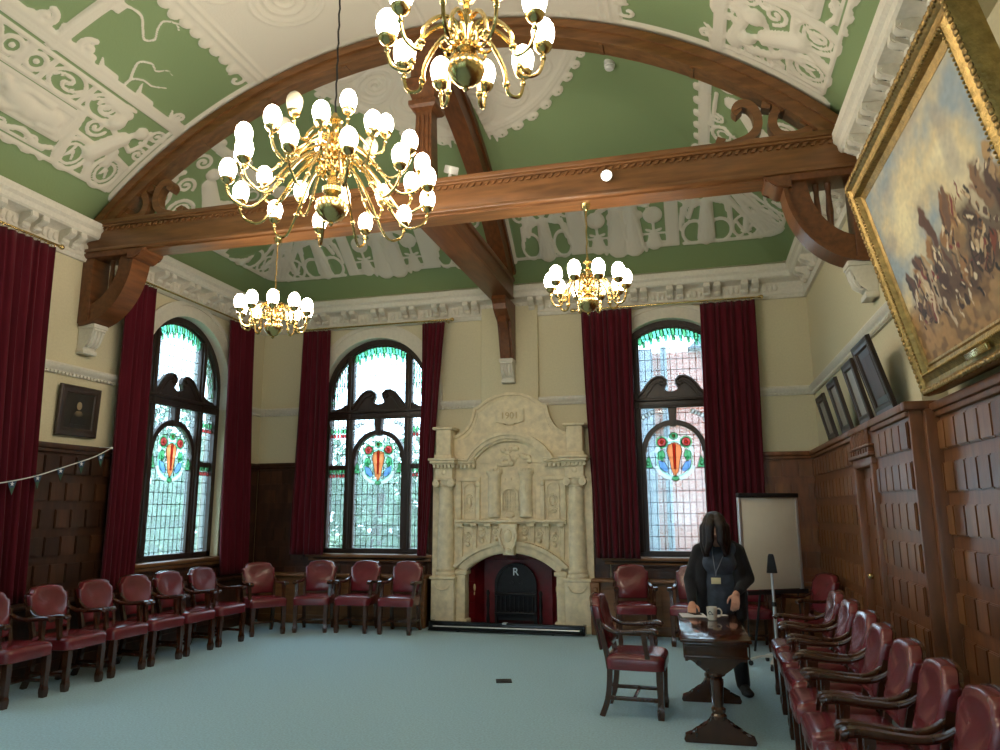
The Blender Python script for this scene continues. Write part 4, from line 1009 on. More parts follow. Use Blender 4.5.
text_mesh('R', .15, .006, 'cast_letter', 'silver', gr, (0, -.064, .74)); text_mesh('19  01', .085, .005, 'cast_date', 'iron', gr, (0, -.064, .60))
for s in (-1, 1):
    mb = MB(); mb.ball((s*.60, .10, .52), .02, .018, .05); mb.tube([(s*.60, .10, .46), (s*.60, .09, .42)], .008, 6); mb.build('tile_ornament', 'stone_dark', F0)
# fender in front of the hearth
t = thing('fender', 'long low black iron fender on the carpet before the hearth', 'fender', (-2.53, YB-.42, 0))
mb = MB(); mb.box(-1.05, 1.05, -.10, -.06, .025, .12, .008); mb.box(-1.07, 1.07, -.11, -.05, .115, .135, .006)
for s in (-1, 1): mb.box(min(s*1.03, s*1.07), max(s*1.03, s*1.07), -.10, .06, .025, .13, .006)
mb.box(-1.07, 1.07, -.12, .06, .012, .03, .005)
for x in (-.65, .65): mb.ball((x, -.08, .012), .03, .03, .012)
mb.build('body', 'black_gloss', t)
mb = MB(); mb.tube([(-1.0, -.108, .07), (1.0, -.108, .07)], .008, 8); mb.build('bright_strip', 'silver', t)
mb = MB(); mb.box(-.03, .03, -.112, -.04, .118, .14, .004); mb.build('latch', 'silver', t)

# ------------------------------------------------------------------ curtains and poles
def curtain(label, loc, rz, u0, u1, b0, b1, zt_, zb, folds, seed):
    """hangs along x from u0..u1 at the head to b0..b1 at the hem"""
    rnd = random.Random(seed); ph = [rnd.uniform(0, 6) for _ in range(4)]
    t = thing('curtain', label, 'curtain', loc, rz, 'maroon velvet curtains')
    mb = MB(); nu, nv = folds*10, 26
    def f(side):
        def g(a, b):
            z = zt_+(zb-zt_)*b
            x = (u0+(b0-u0)*b)+((u1-u0)+((b1-b0)-(u1-u0))*b)*a
            w = a*folds*2*PI+.5*math.sin(3*a+ph[0]+b)
            amp = .022+.016*b
            y = amp*math.sin(w)+  .005*math.sin(2.3*w+ph[1]+2*b)+.006*math.sin(7*b+ph[2]+3*a)
            x += .010*math.sin(w*.5+ph[3]+4*b)
            return (x, y+side, z)
        return g
    mb.grid(f(0), nu, nv)
    o = mb.build('drape', 'curtain', t, smooth=80)
    sm = o.modifiers.new('thick', 'SOLIDIFY'); sm.thickness = .012
    n = folds+1; r0 = None
    for i in range(n):
        x = u0+.03+(u1-u0-.06)*i/(n-1)
        if r0 is None:
            mb = MB(); mb.tube([(0, .022*math.cos(k*PI/6), zt_+.012+.022*math.sin(k*PI/6)) for k in range(13)], .004, 5); r = r0 = mb.build('ring', 'brass', t)
        else:
            r = r0.copy(); COL.objects.link(r); r.parent = t
        r.location = (x, 0, 0)
    return t
yc = YB-.19; ZR = 4.40
C = 'maroon velvet curtain '
curtain(C+'at the left side of the end wall window nearest the corner', (0, yc, 0), 0, -5.90, -5.42, -5.96, -5.38, ZR, .97, 6, 1)
curtain(C+'between the end wall window and the left column of the chimneypiece', (0, yc, 0), 0, -3.88, -3.52, -3.90, -3.78, ZR, .97, 5, 2)
curtain(C+'between the chimneypiece and the brick view window', (0, yc, 0), 0, -1.45, -.74, -1.34, -.76, ZR, .97, 8, 3)
curtain(C+'between the brick view window and the flip chart', (0, yc, 0), 0, .19, .91, .16, .87, ZR, .97, 8, 4)
curtain(C+'between the small dark portrait and the side wall window', (XL+.19, 0, 0), PI/2, 7.06, 7.56, 7.08, 7.56, ZR, .72, 6, 5)
curtain(C+'at the room corner side of the side wall window', (XL+.19, 0, 0), PI/2, 9.10, 9.72, 9.26, 9.86, ZR, .72, 7, 6)
curtain(C+'at the picture edge, left of the small dark portrait', (XL+.19, 0, 0), PI/2, 5.32, 5.99, 5.55, 6.08, ZR, .72, 7, 7)
def pole(label, loc, rz, a, b):
    t = thing('curtain_pole', label, 'curtain pole', loc, rz, 'brass curtain poles')
    z = ZR+.035
    mb = MB(); mb.tube([(a, 0, z), (b, 0, z)], .014, 10); mb.build('rod', 'brass', t)
    for s, x in ((-1, a), (1, b)):
        mb = MB(); mb.ball((x+s*.02, 0, z), .03, n=10, m=8); mb.ball((x-s*.01, 0, z), .02, n=10, m=6); mb.build('finial', 'brass', t)
    for x in (a+.1, b-.1):
        mb = MB(); mb.tube([(x, 0, z), (x, .1, z), (x, .19, z)], .009, 8); mb.lathe([(.03, 0), (.03, .01)], (x, .15, z), 10); mb.build('bracket', 'brass', t)
pole('brass curtain pole over the end wall window left of the chimneypiece', (0, yc, 0), 0, -6.0, -3.42)
pole('brass curtain pole over the brick view window', (0, yc, 0), 0, -1.56, .98)
pole('brass curtain pole over the side wall window near the room corner', (XL+.19, 0, 0), PI/2, 7.0, 9.78)
pole('brass curtain pole at the picture edge above the leftmost curtain', (XL+.19, 0, 0), PI/2, 3.7, 6.05)

# ------------------------------------------------------------------ pictures
def picture_frame(mb, w, h, fw, prof):
    """mitred frame lying in xz, front towards -y ; prof = (inward distance, depth)"""
    def ring(d, y): return [(-w/2+d, -y, d), (w/2-d, -y, d), (w/2-d, -y, h-d), (-w/2+d, -y, h-d)]
    mb.rings([ring(d, y) for d, y in prof], caps=False)
def small_pic(name, label, loc, rz, tilt, w, h, fw, fmat, pmat, mount=None, group=None, cat='picture'):
    t = thing(name, label, cat, loc, rz, group); t.rotation_euler = (tilt, 0, rz)
    mb = MB(); picture_frame(mb, w, h, fw, [(0, 0), (0, .03), (.012, .036), (fw*.5, .03), (fw-.012, .034), (fw, .022), (fw, .012)]); mb.box(-w/2+.005, w/2-.005, -.012, 0, .005, h-.005)
    mb.build('frame', fmat, t, smooth=0)
    if mount:
        mb = MB(); mb.box(-w/2+fw-.005, w/2-fw+.005, -.016, -.01, fw-.005, h-fw+.005); mb.build('mount', mount, t, smooth=0)
        k = .055
    else: k = 0
    mb = MB(); mb.box(-w/2+fw+k, w/2-fw-k, -.019, -.012, fw+k, h-fw-k); mb.build('print', pmat, t, smooth=0)
    return t
def portrait_mat():
    m = bpy.data.materials.new('painted_portrait'); m.use_nodes = True; nt = m.node_tree; b = nt.nodes['Principled BSDF']
    tc = nn(nt, 'ShaderNodeTexCoord'); mp = nn(nt, 'ShaderNodeMapping'); mp.inputs['Location'].default_value = (0, 0, -.33*7); mp.inputs['Scale'].default_value = (9, 0, 7)
    nt.links.new(tc.outputs['Object'], mp.inputs[0]); gr = nn(nt, 'ShaderNodeTexGradient', gradient_type='SPHERICAL'); nt.links.new(mp.outputs[0], gr.inputs[0])
    rp = nn(nt, 'ShaderNodeValToRGB'); e = rp.color_ramp.elements; e[0].position = .15; e[0].color = (*rgb('1c1812'), 1); e[1].position = .7; e[1].color = (*rgb('8d7a5c'), 1)
    nt.links.new(gr.outputs[0], rp.inputs[0]); nt.links.new(rp.outputs[0], b.inputs['Base Color']); b.inputs['Roughness'].default_value = .35; return m
M['portrait_face'] = portrait_mat()
p = small_pic('portrait', 'small dark framed portrait on the cream wall between two curtains', (XL+.02, 6.66, 2.44), PI/2, math.radians(2), .56, .56, .09, 'frame_wood', 'portrait')
mb = MB(); mb.ball((0, -.021, .34), .036, .004, .047, 12, 8); mb.prism([(-.11, .13), (.11, .13), (.09, .22), (.03, .28), (-.03, .28), (-.09, .22)], 'xz', -.024, -.019); mb.build('painted_sitter', 'portrait_face', p)
FR = [(8.62, .44, .50, 'the end wall, farthest of the four'), (7.83, .44, .54, 'second from the end wall'), (6.99, .42, .56, 'third from the end wall'), (6.30, .56, .60, 'nearest the gilt framed picture, the tallest')]
for i, (y, w, h, d) in enumerate(FR):
    small_pic('framed_print', 'dark framed print tilted on the panelling ledge, '+d, (XR-.085, y, 2.352), -PI/2, math.radians(13 if i < 3 else 15), w, h, .075, 'frame_wood', 'print' if i < 3 else 'dark_panel', 'print' if i < 3 else 'frame_wood', group='tilted dark frames on the ledge')
# great gilt picture, leaning out from the wall
PW, PH = 2.2, 1.62
tilt = math.asin(.37/1.62)
t = thing('gilt_picture', 'large battle landscape painting in a wide gilt frame tilted from the wall', 'painting', (1.60, 5.52-PW/2, 2.36), -PI/2); t.rotation_euler = (tilt, 0, -PI/2)
mb = MB(); picture_frame(mb, PW, PH, .2, [(0, -.06), (0, .02), (.015, .055), (.03, .06), (.045, .05), (.06, .035), (.085, .03), (.11, .04), (.125, .055), (.14, .05), (.15, .02), (.175, .01), (.185, .02), (.2, .015), (.2, -.03)]); mb.box(-PW/2+.01, PW/2-.01, .03, .06, .01, PH-.01)
mb.build('gilt_frame', 'gilt', t, smooth=25)
mb = MB()       # carved leaf border on the outer edge and beading inside
per = [(-PW/2+.025, .025), (PW/2-.025, .025), (PW/2-.025, PH-.025), (-PW/2+.025, PH-.025), (-PW/2+.025, .025)]
for (a0, b0), (a1, b1) in zip(per, per[1:]):
    L = math.hypot(a1-a0, b1-b0); n = int(L/.034)
    for i in range(n):
        q = (i+.5)/n; x, z = a0+(a1-a0)*q, b0+(b1-b0)*q
        mb.ball((x, -.056, z+.004*(i % 2)), .019, .012, .019, 7, 5)
mb.build('carved_border', 'gilt_carved', t, smooth=60)
mb = MB()
per = [(-PW/2+.132, .132), (PW/2-.132, .132), (PW/2-.132, PH-.132), (-PW/2+.132, PH-.132), (-PW/2+.132, .132)]
for (a0, b0), (a1, b1) in zip(per, per[1:]):
    L = math.hypot(a1-a0, b1-b0); n = int(L/.024)
    for i in range(n):
        q = (i+.5)/n; mb.ball((a0+(a1-a0)*q, -.056, b0+(b1-b0)*q), .009, n=6, m=4)
mb.build('beading', 'gilt', t, smooth=60)
mb = MB(); mb.box(-.16, .16, -.066, -.045, .075, .115, .004); mb.build('title_plate', 'brass', t)
def canvas():
    w, h = PW-.39, PH-.39; nx, nz = 280, 190
    u, v = np.meshgrid(np.linspace(0, 1, nx), np.linspace(0, 1, nz), indexing='ij')
    rs = np.random.RandomState(4)
    def noise(f, seed):
        r = np.random.RandomState(seed); g = r.rand(f+2, f+2)
        x, y = u*f, v*f; i, j = x.astype(int), y.astype(int); a, b = x-i, y-j; a = a*a*(3-2*a); b = b*b*(3-2*b)
        return g[i, j]*(1-a)*(1-b)+g[i+1, j]*a*(1-b)+g[i, j+1]*(1-a)*b+g[i+1, j+1]*a*b
    fb_ = sum(noise(4*2**k, k+1)/2**k for k in range(5))/1.94
    col = np.zeros((nx, nz, 3))
    def mix(m, c): col[:] = col*(1-m[..., None])+np.array(rgb(c))*m[..., None]
    mix(np.ones_like(u), '97a1a6'); mix(np.clip((fb_-.36+.25*(1-v))*4, 0, 1), 'd8c49a'); mix(np.clip((fb_-.56)*6, 0, 1)*np.clip(v*2-.4, 0, 1), 'e6d8b4')
    cl = np.exp(-(((u-.28)/.13)**2+((v-.66)/.22)**2)*1.2)*(.5+fb_); mix(np.clip(cl*1.2-.2, 0, 1), 'ead9ae'); mix(np.clip((noise(9, 30)-.55)*3, 0, 1)*.5, '9a8f86')
    ground = np.clip((.30+.06*noise(6, 9)-v)*14, 0, 1); mix(ground, 'a57c4c'); mix(ground*np.clip((noise(30, 12)-.5)*4, 0, 1)*.6, '4e3523'); mix(ground*np.clip((noise(14, 15)-.6)*4, 0, 1)*.6, 'a5835a')
    w1_, w2_ = sum(noise(10*2**k, 50+k)/2**k for k in range(4))/1.87-.5, sum(noise(10*2**k, 70+k)/2**k for k in range(4))/1.87-.5
    fine = noise(60, 91)
    def blob(cu, cv, a, b, c, rot=0, s=10):
        x = (u-cu)*w/h+.13*w1_; y = v-cv+.13*w2_; X_ = x*math.cos(rot)+y*math.sin(rot); Y_ = -x*math.sin(rot)+y*math.cos(rot)
        q = np.sqrt((X_/a)**2+(Y_/b)**2)+(fb_-.5)*.7; mix(np.clip((1-q)*s/3, 0, 1), c)
    ridge = .36+.17*np.clip((u-.05)/.6, 0, 1)+.10*w1_; crowd = np.clip((ridge-v)*16, 0, 1)*np.clip((v-.13+.1*w2_)*14, 0, 1)*np.clip((u-.06)*9, 0, 1); mix(crowd*.85, '4c3325')
    r = random.Random(5)
    for i in range(46):      # mass of men, beasts and carts
        cu = r.uniform(.12, .98); hh_ = .40+.16*math.sin(min(1, max(0, (cu-.1)/.6))*PI/2)
        blob(cu, r.uniform(.22, hh_), r.uniform(.02, .05), r.uniform(.05, .10), r.choice(['5b3a28', '3e291d', '7d5230', '9a6c40', '4a3026', 'b08a5a', '7b3a22']), r.uniform(-.5, .5))
    for cu, cv, a, b, c, ro in ((.24, .30, .05, .13, 'c9b08c', .1), (.32, .30, .045, .15, 'b29a7c', -.1), (.42, .33, .06, .16, '4a2e21', 0), (.28, .44, .035, .05, '6a4530', .3), (.45, .56, .05, .12, '5a3a2c', .3), (.60, .52, .03, .12, '6b4b38', -.6), (.62, .38, .09, .05, '8c6a45', .3), (.70, .30, .08, .10, '54382a', 0), (.80, .46, .05, .10, 'bfae8f', .2), (.86, .50, .05, .11, '7d5b3e', 0), (.92, .40, .06, .12, '4b3023', 0), (.36, .17, .02, .08, 'c4ab8b', 0), (.50, .16, .05, .03, '3c281c', .4)): blob(cu, cv, a, b, c, ro)
    for k in range(8):
        a = k*PI/8; q = np.abs((u-.72)*w/h*math.cos(a)+(v-.28)*math.sin(a)); rr = np.hypot((u-.72)*w/h, v-.28); mix(((q < .004) & (rr < .09)).astype(float)*.8, '2d1d14')
    mix((np.abs(np.hypot((u-.72)*w/h, v-.28)-.09) < .008).astype(float)*.8, '2d1d14')
    r = random.Random(8)
    for i in range(230):     # broken touches of light and dark among the crowd
        cu = r.uniform(.08, .99); blob(cu, r.uniform(.14, .36+.2*min(1, cu*1.4)), r.uniform(.006, .018), r.uniform(.012, .035), r.choice(['c7ab84', 'a8865f', '3a261a', '241712', '8d6a4a', 'd8c3a0', '7b3227', '5a4030']), r.uniform(-.9, .9))
    col *= (1.06+.22*fine)[..., None]
    me = bpy.data.meshes.new('canvas')
    P = np.stack([(u-.5)*w, np.full_like(u, -.012), .195+v*h], -1).reshape(-1, 3); i = np.arange(nx*nz).reshape(nx, nz)
    q = np.stack([i[:-1, :-1], i[1:, :-1], i[1:, 1:], i[:-1, 1:]], -1).reshape(-1, 4)
    me.from_pydata(P.tolist(), [], q.tolist())
    at = me.color_attributes.new('paint', 'FLOAT_COLOR', 'POINT'); at.data.foreach_set('color', np.concatenate([col, np.ones((nx, nz, 1))], -1).astype(np.float32).ravel())
    m = bpy.data.materials.new('oil_paint'); m.use_nodes = True; nt = m.node_tree; A = nn(nt, 'ShaderNodeVertexColor', layer_name='paint'); b = nt.nodes['Principled BSDF']
    nt.links.new(A.outputs['Color'], b.inputs['Base Color']); b.inputs['Roughness'].default_value = .5; b.inputs['Specular IOR Level'].default_value = .25
    me.materials.append(m); o = bpy.data.objects.new('canvas', me); COL.objects.link(o); o.parent = t
canvas()
# ------------------------------------------------------------------ armchairs (local: front towards -y)
def make_chair(label, loc, rz, group):
    t = thing('armchair', label, 'chair', loc, rz, group)
    mb = MB()
    n = 10
    def top(a, b):
        x = -.25+.50*a; y = -.27+.47*b; k = (1-(2*a-1)**4)*(1-(2*b-1)**4)
        return x, y, k
    def lay(z, ins, k=0):
        out = []
        for i in range(28):
            a = 2*PI*i/28; c, s_ = math.cos(a), math.sin(a); e = .22
            out.append((math.copysign(abs(c)**e, c)*(.25-ins)*(1-.05*(s_ > 0)*abs(s_)), -.035+math.copysign(abs(s_)**e, s_)*(.235-ins), z))
        return out
    mb.rings([lay(.355, .012), lay(.36, .004), lay(.43, 0), lay(.45, .006), lay(.465, .02), lay(.475, .05), lay(.482, .10), lay(.486, .17)])
    mb.build('seat', 'leather', t, smooth=50)
    mb = MB()
    H = [(-.185, .50), (-.20, .62), (-.215, .74), (-.218, .815), (-.214, .832), (-.192, .838), (-.178, .853), (-.170, .875), (-.15, .894), (-.08, .908), (0, .913)]
    H = H+[(-x, z) for x, z in H[-2::-1]]
    rec = lambda z: .185+.20*max(0, z-.45)
    def lay2(dy, k, dz=0): return [(x*k, rec(z)+dy, .705+(z-.705)*k) for x, z in H]
    mb.rings([lay2(.035, .97), lay2(.03, 1.), lay2(-.012, 1.), lay2(-.022, .985), lay2(-.030, .94), lay2(-.038, .75), lay2(-.040, .4)])
    mb.build('backrest', 'leather', t, smooth=50)
    mb = MB()
    mb.rings([[(x*k, rec(z)+dy, .705+(z-.705)*k) for x, z in H] for dy, k in ((.034, 1.0), (.034, 1.03), (.05, 1.03), (.05, 1.0))])
    for s in (-1, 1): mb.sweep([(s*.195, .17, .36), (s*.198, .185, .46), (s*.205, .215, .60), (s*.215, .245, .74)], [(-.02, -.02), (.02, -.02), (.02, .02), (-.02, .02)])
    mb.build('back_frame', 'chair_wood', t)
    for s in (-1, 1):
        mb = MB(); mb.rings([[(s*.205+a*h, -.225+b*h, z) for a, b in ((-1, -1), (1, -1), (1, 1), (-1, 1))] for z, h in ((.37, .026), (.30, .027), (.12, .022), (.085, .024), (.07, .028), (.04, .028), (0, .023))]); mb.build('leg', 'chair_wood', t, smooth=20)
        mb = MB(); mb.sweep(cr([(s*.195, .165, .38), (s*.195, .17, .25), (s*.197, .19, .12), (s*.20, .235, 0.0)], 4), [(-.021, -.022), (.021, -.022), (.021, .022), (-.021, .022)]); mb.build('leg', 'chair_wood', t, smooth=20)
    mb = MB()
    for s in (-1, 1): mb.box(s*.203-.012, s*.203+.012, -.225, .19, .125, .155, .004)
    mb.box(-.2, .2, -.03, -.006, .128, .152, .004); mb.build('stretcher', 'chair_wood', t)
    for s in (-1, 1):
        mb = MB()
        P = cr([(s*.21, .222, .70), (s*.225, .17, .665), (s*.233, .10, .645), (s*.235, -.02, .648), (s*.235, -.13, .660), (s*.235, -.195, .658), (s*.235, -.222, .642)], 4)
        w = [.6, .62, .65, .68, .7, .72, .75, .78, .8, .84, .88, .92, .96, 1., 1., 1., 1., 1.02, 1.05, 1.05, 1.05, 1.05, 1., .95, .9][:len(P)]
        mb.sweep(P, [(-.031, -.010), (-.024, -.018), (.024, -.018), (.031, -.010), (.031, .010), (.024, .018), (-.024, .018), (-.031, .010)], scl=w); arm = mb.build('armrest', 'chair_wood', t, smooth=45)
        mb = MB(); mb.rings([[(s*(.222+dx)+a*h, -.12+dy+b*h, z) for a, b in ((-1, -1), (1, -1), (1, 1), (-1, 1))] for z, h, dx, dy in ((.36, .022, 0, -.02), (.44, .022, 0, -.02), (.50, .017, .004, -.01), (.57, .02, .008, 0), (.65, .024, .012, .005))]); mb.build('arm_support', 'chair_wood', arm, smooth=20)
    return t
G1, G2, G3 = 'armchairs along the window side wall', 'armchairs along the end wall', 'armchairs along the panelled side wall'
A = 'red leather armchair, '
def face(dx, dy): return math.atan2(dx, -dy)      # rotation that turns the front (-y) towards (dx, dy)
c0 = make_chair(A+'drawn up alone to the narrow table in mid floor', (-.555, 6.37, 0), face(1, -.04), 'armchair at the table')
spec = [
 ('cut by the picture edge, below the leftmost curtain', -5.87, 5.37, (1, .05), G1), ('below the bunting, second in the window side row', -5.87, 6.0, (1, .03), G1),
 ('under the small dark portrait', -5.87, 6.575, (1, -.02), G1), ('fourth in the window side row, against the curtain', -5.86, 7.13, (1, -.05), G1),
 ('fifth in the window side row, under the side window', -5.86, 7.685, (1, -.03), G1), ('sixth in the window side row, nearest the corner', -5.85, 8.28, (1, -.08), G1),
 ('turned diagonally in the room corner', -5.72, 9.10, (.75, -.62), G2), ('first along the end wall after the corner chair', -5.16, 9.50, (.25, -1), G2),
 ('middle of the three under the end wall window', -4.56, 9.59, (.05, -1), G2), ('beside the left column of the chimneypiece', -3.93, 9.60, (.03, -1), G2),
 ('to the right of the chimneypiece, below the thick curtain', -.80, 9.56, (.2, -1), G2), ('below the brick view window, half hidden by the standing person', -.10, 9.56, (-.12, -1), G2),
 ('behind the flip chart, only its seat showing', .55, 9.50, (0, -1), G2), ('at the far right corner, turned sideways to the rest', 1.08, 8.76, (-.93, -.40), G3),
 ('far end of the row along the panelling', .85, 7.03, (-1, 0), G3), ('second from the far end of the row along the panelling', .835, 6.36, (-1, .0), G3),
 ('third from the far end of the row along the panelling', .82, 5.70, (-1, -.02), G3), ('fourth from the far end of the row along the panelling', .78, 5.10, (-1, .02), G3),
 ('fifth from the far end of the row along the panelling', .78, 4.52, (-1, 0), G3), ('sixth from the far end of the row along the panelling', .78, 3.97, (-1, .02), G3),
 ('nearest of all in the bottom right corner', .78, 3.40, (-1, 0), G3)]
for d, x, y, f, g in spec: clone(c0, (x, y, 0), face(*f), A+d, g)

# ------------------------------------------------------------------ table and what lies on it
TT = .705
t = thing('trestle_table', 'narrow dark polished table on two turned pedestals with sledge feet', 'table', (.065, 6.26, 0), math.radians(1.8))
mb = MB(); mb.box(-.245, .245, -.67, .67, TT-.03, TT, .010); mb.build('tabletop', 'table_wood', t)
mb = MB(); mb.box(-.215, .215, -.63, .63, TT-.13, TT-.028, .006); mb.box(-.225, .225, -.64, .64, TT-.055, TT-.03, .006); mb.box(-.222, .222, -.637, .637, TT-.14, TT-.12, .006); mb.build('apron', 'table_wood', t)
for s in (-1, 1):
    y = s*.57
    mb = MB(); P = [(.215, TT-.135), (.212, TT-.165), (.195, TT-.165), (.185, TT-.15), (.165, TT-.155), (.135, TT-.19), (.10, TT-.215), (.06, TT-.235), (.05, TT-.26)]
    mb.prism(P+[(-x, z) for x, z in P[::-1]], 'xz', y-.035, y+.035, .006); mb.build('shaped_bracket', 'table_wood', t)
    mb = MB(); mb.lathe([(.05, .15), (.055, .18), (.042, .195), (.05, .21), (.05, .225), (.034, .24), (.036, .26), (.042, .36), (.045, .40), (.045, .42), (.034, .43), (.05, .445), (.05, .46)], (0, y, 0), 20); mb.build('pedestal', 'table_wood', t)
    mb = MB(); P = [(.235, 0), (.245, .02), (.235, .045), (.20, .06), (.17, .065), (.155, .09), (.12, .10), (.10, .125), (.065, .135), (.055, .165)]
    mb.prism(P+[(-x, z) for x, z in P[::-1]], 'xz', y-.045, y+.045, .008)
    mb.build('sledge_foot', 'table_wood', t)
mb = MB(); mb.box(-.022, .022, -.55, .55, .10, .15, .006); mb.build('stretcher', 'table_wood', t)
# mug
t = thing('mug', 'cream china mug standing on the polished table', 'mug', (.085, 6.54, TT), math.radians(-12))
mb = MB(); mb.lathe([(.001, 0), (.034, 0), (.038, .004), (.041, .05), (.044, .104), (.041, .105), (.038, .05), (.034, .012), (.001, .01)], n=24, caps=False); mb.build('body', 'china', t)
mb = MB(); mb.tube(cr([(.038, 0, .088), (.062, 0, .092), (.078, 0, .07), (.072, 0, .042), (.054, 0, .028), (.038, 0, .028)], 5), .0065, 8); mb.build('handle', 'china', t)
mb = MB(); mb.tube([(.0435*math.cos(a), .0435*math.sin(a), .062+.012*math.sin(6*(a+2))) for a in [-2.1+.09*i for i in range(12)]], .0028, 5); mb.tube([(.0432*math.cos(a), .0432*math.sin(a), .048) for a in [-2.05+.09*i for i in range(11)]], .002, 5); mb.build('printed_emblem', 'grey_cloth', t)
def sheet(name, label, x, y, w, h, rz, z, mat='paper', n=3):
    mb = MB()
    for k in range(n): mb.box(-w/2+.004*k, w/2+.003*k, -h/2-.003*k, h/2-.004*k, .0012*k, .0012*k+.0011)
    return tag(mb.build(name, mat, loc=(x, y, z), rz=rz, smooth=0), label, 'paper')
sheet('paper', 'white papers lying at the far end of the table, left of the mug', -.075, 6.77, .20, .26, .15, TT+.0005)
sheet('paper', 'small white slip lying on the table, right of the mug', .17, 6.84, .09, .07, .4, TT+.0005, n=1)
mb = MB(); mb.box(-.036, .036, -.07, .07, 0, .009, .004); tag(mb.build('phone', 'black_gloss', loc=(-.06, 6.84, TT+.0045), rz=.5), 'black phone lying on the papers under a hand', 'phone')

# ------------------------------------------------------------------ standing person
def blob(name, prims, vox, sm, mats, parent, matfn=None):
    mb = MB()
    for p in prims:
        if p[0] == 'c':
            _, a, b, r0, r1 = p; mb.tube([a, b], [r0, r1], 14); mb.ball(a, r0, n=14, m=9); mb.ball(b, r1, n=14, m=9)
        else:
            n0 = len(mb.bm.verts); mb.ball((0, 0, 0), *p[2], n=18, m=12); mb.bm.verts.ensure_lookup_table()
            R = Matrix.Rotation(p[3] if len(p) > 3 else 0, 4, 'X'); 
            for v in list(mb.bm.verts)[n0:]: v.co = R @ v.co + Vector(p[1])
    o = mb.build(name, mats)
    m = o.modifiers.new('r', 'REMESH'); m.mode = 'VOXEL'; m.voxel_size = vox; m.use_smooth_shade = True
    m = o.modifiers.new('s', 'SMOOTH'); m.factor = .5; m.iterations = sm
    dg = bpy.context.evaluated_depsgraph_get(); me = bpy.data.meshes.new_from_object(o.evaluated_get(dg)); old = o.data
    o.modifiers.clear(); o.data = me; bpy.data.meshes.remove(old)
    me.materials.clear()
    for q in mats: me.materials.append(M[q])
    if matfn:
        for p in me.polygons: p.material_index = matfn(p.center)
    for p in me.polygons: p.use_smooth = True
    o.parent = parent; return o
OX, OY = .18, 7.22
P0 = thing('person', 'person in a long black cardigan with long dark hair bending over the table', 'person', (OX, OY, 0), 0)
HD = Vector((-.025, -.145, 1.445))
def hand(wr, fwd, side, thumb, curl, L=.085):
    """five separate fingers: wr wrist, fwd palm direction, side towards little finger, curl direction"""
    wr, fwd, side, curl = map(Vector, (wr, fwd, side, curl)); fwd.normalize(); side = (side-fwd*side.dot(fwd)).normalized(); curl.normalize()
    out = []
    for k in (-.026, -.009, .009, .026): out.append(('c', wr+side*k*.6, wr+fwd*L+side*k, .015, .0125))
    for k, ln in zip((-.028, -.0095, .0095, .027), (.066, .076, .070, .054)):
        a = wr+fwd*L+side*k; b = a+(fwd*.95+curl*.25+side*k*2).normalized()*ln*.45; c = b+(fwd*.8+curl*.6+side*k*1.5).normalized()*ln*.32; d = c+(fwd*.6+curl*.8).normalized()*ln*.25
        out += [('c', a, b, .0098, .009), ('c', b, c, .009, .0082), ('c', c, d, .0082, .007)]
    a = wr+fwd*.022-side*.024; b = a+(fwd*.6-side*.85+curl*.2).normalized()*.036; c = b+(fwd*.9-side*.3+curl*.4).normalized()*.032; d = c+(fwd*.95+curl*.5).normalized()*.024
    out += [('c', a, b, .0135, .011), ('c', b, c, .011, .0095), ('c', c, d, .0095, .0075)]
    return out
SR, ER, WRr = Vector((-.165, -.02, 1.225)), Vector((-.265, -.03, .965)), Vector((-.255, -.235, .775))
SL, EL, WL = Vector((.165, -.02, 1.225)), Vector((.245, -.01, .985)), Vector((.125, -.245, .875))
body = [('c', (0, .03, .90), (0, .0, 1.08), .125, .115), ('c', (0, 0, 1.08), (0, -.02, 1.22), .12, .11), ('c', (-.10, -.02, 1.25), (.10, -.02, 1.25), .065, .065),
        ('c', (0, -.04, 1.27), (-.01, -.10, 1.38), .055, .05),
        ('e', HD, (.073, .092, .108), math.radians(60)), ('e', HD+Vector((0, -.052, -.055)), (.05, .05, .05)), ('c', HD+Vector((0, -.10, -.035)), HD+Vector((0, -.105, -.065)), .012, .014),
        ('e', HD+Vector((-.074, .0, -.02)), (.012, .02, .03)), ('e', HD+Vector((.074, .0, -.02)), (.012, .02, .03)),
        ('c', SR, ER, .045, .038), ('c', ER, WRr, .038, .025), ('c', SL, EL, .045, .038), ('c', EL, WL, .038, .025)]
for s, hx, kx, ax, ay in ((-1, -.085, -.09, -.10, .03), (1, .085, .115, .15, .0)):
    body += [('c', (hx, .04, .86), (kx, .0, .47), .08, .055), ('c', (kx, 0, .47), (ax, ay, .09), .052, .036), ('c', (ax, ay, .06), (ax+.03*s, ay-.16, .03), .035, .028)]
body += hand(WRr, (-.05, -.9, -.32), (-1, 0, 0), 1, (0, -.2, -1)) + hand(WL, (-.12, -.25, -.9), (1, .1, 0), 1, (-.2, .9, -.3))
blob('body', body, .0062, 3, ['skin'], P0)
